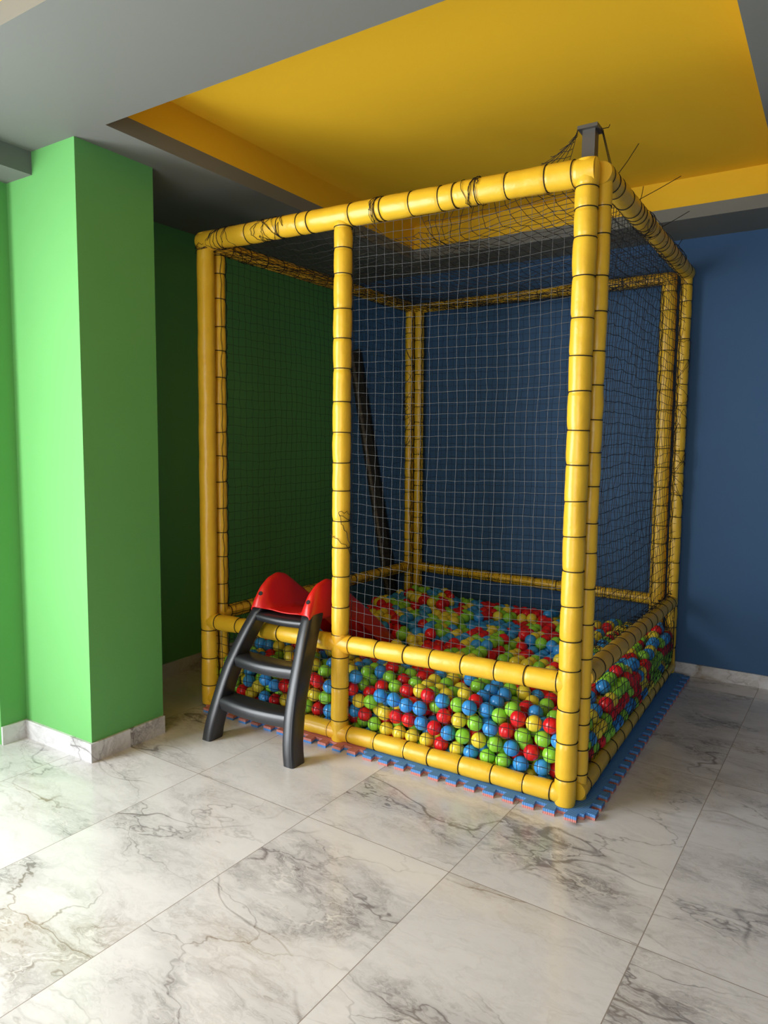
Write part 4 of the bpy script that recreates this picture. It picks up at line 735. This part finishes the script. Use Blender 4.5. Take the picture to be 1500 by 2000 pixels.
def ball_geo(nu=22, nv=13, dent=0, seed=0):
    """hollow pit ball: sphere with a moulded equator seam and small filler mark, optionally dented"""
    vs = [(0, 0, RB)]; rnd = random.Random(seed)
    for j in range(1, nv):
        th = math.pi*j/nv
        for i in range(nu):
            ph = 2*math.pi*i/nu; vs.append((RB*math.sin(th)*math.cos(ph), RB*math.sin(th)*math.sin(ph), RB*math.cos(th)))
    vs.append((0, 0, -RB)); fs = [(0, 1+i, 1+(i+1) % nu) for i in range(nu)]
    for j in range(nv-2):
        for i in range(nu): fs.append((1+j*nu+i, 1+(j+1)*nu+i, 1+(j+1)*nu+(i+1) % nu, 1+j*nu+(i+1) % nu))
    e = len(vs)-1; fs += [(e, 1+(nv-2)*nu+(i+1) % nu, 1+(nv-2)*nu+i) for i in range(nu)]
    if dent:
        dn = Vector((rnd.uniform(-1, 1), -1, rnd.uniform(-.3, .8))).normalized()
        vs = [tuple(Vector(v)-dn*max(0, Vector(v).dot(dn)-RB*.86)*1.6) for v in vs]
    return vs, fs
GEO = [ball_geo(), ball_geo(dent=1, seed=3)]
meshes = {}
for c in 'RGBY':
    for g in (0, 1):
        mb = MB(); mb.add(*GEO[g])
        # seam ring
        pts = [(RB*1.0005*math.cos(a*math.pi/14), 0, RB*1.0005*math.sin(a*math.pi/14)) for a in range(28)]
        if not g: mb.tube(pts, .00045, 4, closed=True)
        me = bpy.data.meshes.new('ball'); me.from_pydata(mb.v, [], mb.f); me.materials.append(BM[c]); me.polygons.foreach_set('use_smooth', [True]*len(me.polygons)); me.update(); meshes[c, g] = me
CN = dict(R='red', G='green', B='blue', Y='yellow')
ordn = ['first','second','third','fourth','fifth','sixth','seventh','eighth','ninth','tenth','eleventh','twelfth','thirteenth','fourteenth','fifteenth','sixteenth','seventeenth','eighteenth','nineteenth','twentieth','twenty-first','twenty-second','twenty-third','twenty-fourth','twenty-fifth','twenty-sixth']
def px(P):
    v = Vector(P)-Vector((0, 0, CAMZ)); d = v.dot(F); return 750+FPX*v.dot(R2)/d, 1000-FPX*v.dot(U2)/d
NI = 300
zones = {}
for i in range(NI):
    x, y, z = q[i]; u, v_ = px(q[i])
    if y < 2.675 and x > -1.89: zn = 'front'
    elif y < 2.70: zn = 'entry'
    elif x > -.885 and u > 1140: zn = 'side'
    elif y > 4.05 and x < -1.9: zn = 'backleft'
    elif y > 4.05: zn = 'back'
    elif y < 3.0: zn = 'nearrail'
    elif x < -1.95: zn = 'slide'
    else: zn = 'middle'
    zones.setdefault((zn, COLS[i]), []).append((u, y, i))
lab = {}
for (zn, c), lst in zones.items():
    n = CN[c]
    if zn == 'front': lst.sort(key=lambda t: -t[0])
    elif zn == 'side': lst.sort(key=lambda t: t[1])
    else: lst.sort(key=lambda t: t[0])
    for k, (_, _, i) in enumerate(lst):
        o_ = ordn[min(k, len(ordn)-1)]
        if zn == 'front': l, g = f'{n} ball against the front net, {o_} {n} one leftward from the right corner post', 'balls pressed against the front net'
        elif zn == 'entry': l, g = f'{n} ball behind net near the ladder, {o_} {n} one from the left corner post', 'balls behind the ladder'
        elif zn == 'side': l, g = f'{n} ball against the right side net, {o_} {n} one back from front corner', 'balls pressed against the right side net'
        elif zn == 'backleft': l, g = f'{n} ball in the back left corner of pit, {o_} {n} one from left', 'balls in the back left corner'
        elif zn == 'back': l, g = f'{n} ball heaped along the back rail, {o_} {n} one from the left', 'balls along the back rail'
        elif zn == 'nearrail': l, g = f'{n} ball set back inside the front net, {o_} {n} one from the left', 'balls just inside the front net'
        elif zn == 'slide': l, g = f'{n} ball lying beside the red chute, {o_} {n} one from the left', 'balls beside the chute'
        else: l, g = f'{n} ball in the middle of the heap, {o_} {n} one from the left', 'balls in the middle of the heap'
        lab[i] = (l, g)
for i in range(NI):
    rnd = random.Random(i); g = 1 if rnd.random() < .06 else 0
    o = bpy.data.objects.new('pit_ball', meshes[COLS[i], g]); o.location = q[i]; o.rotation_euler = (rnd.uniform(0, 6.3), rnd.uniform(0, 6.3), rnd.uniform(0, 6.3)); link(o)
    tag(o, lab[i][0], 'ball', lab[i][1])
mb = MB(); vs, fs = GEO[0]; vs = np.array(vs); fv = []; order = 'RGBY'
V_ = []; F_ = []; MI = []
gv, gf = ball_geo(16, 10); gv = np.array(gv)
for k, i in enumerate(range(NI, len(q))):
    V_.append(gv+q[i]); base_ = k*len(gv); F_ += [tuple(a+base_ for a in f) for f in gf]; MI += [order.index(COLS[i])]*len(gf)
me = bpy.data.meshes.new('pit_balls'); me.from_pydata(np.vstack(V_).tolist(), [], F_)
for c in order: me.materials.append(BM[c])
me.polygons.foreach_set('material_index', MI); me.polygons.foreach_set('use_smooth', [True]*len(F_)); me.update()
o = link(bpy.data.objects.new('pit_ball_heap', me)); tag(o, 'remaining mixed heap of small red, blue, green and yellow balls filling the pit', 'ball heap', kind='stuff')
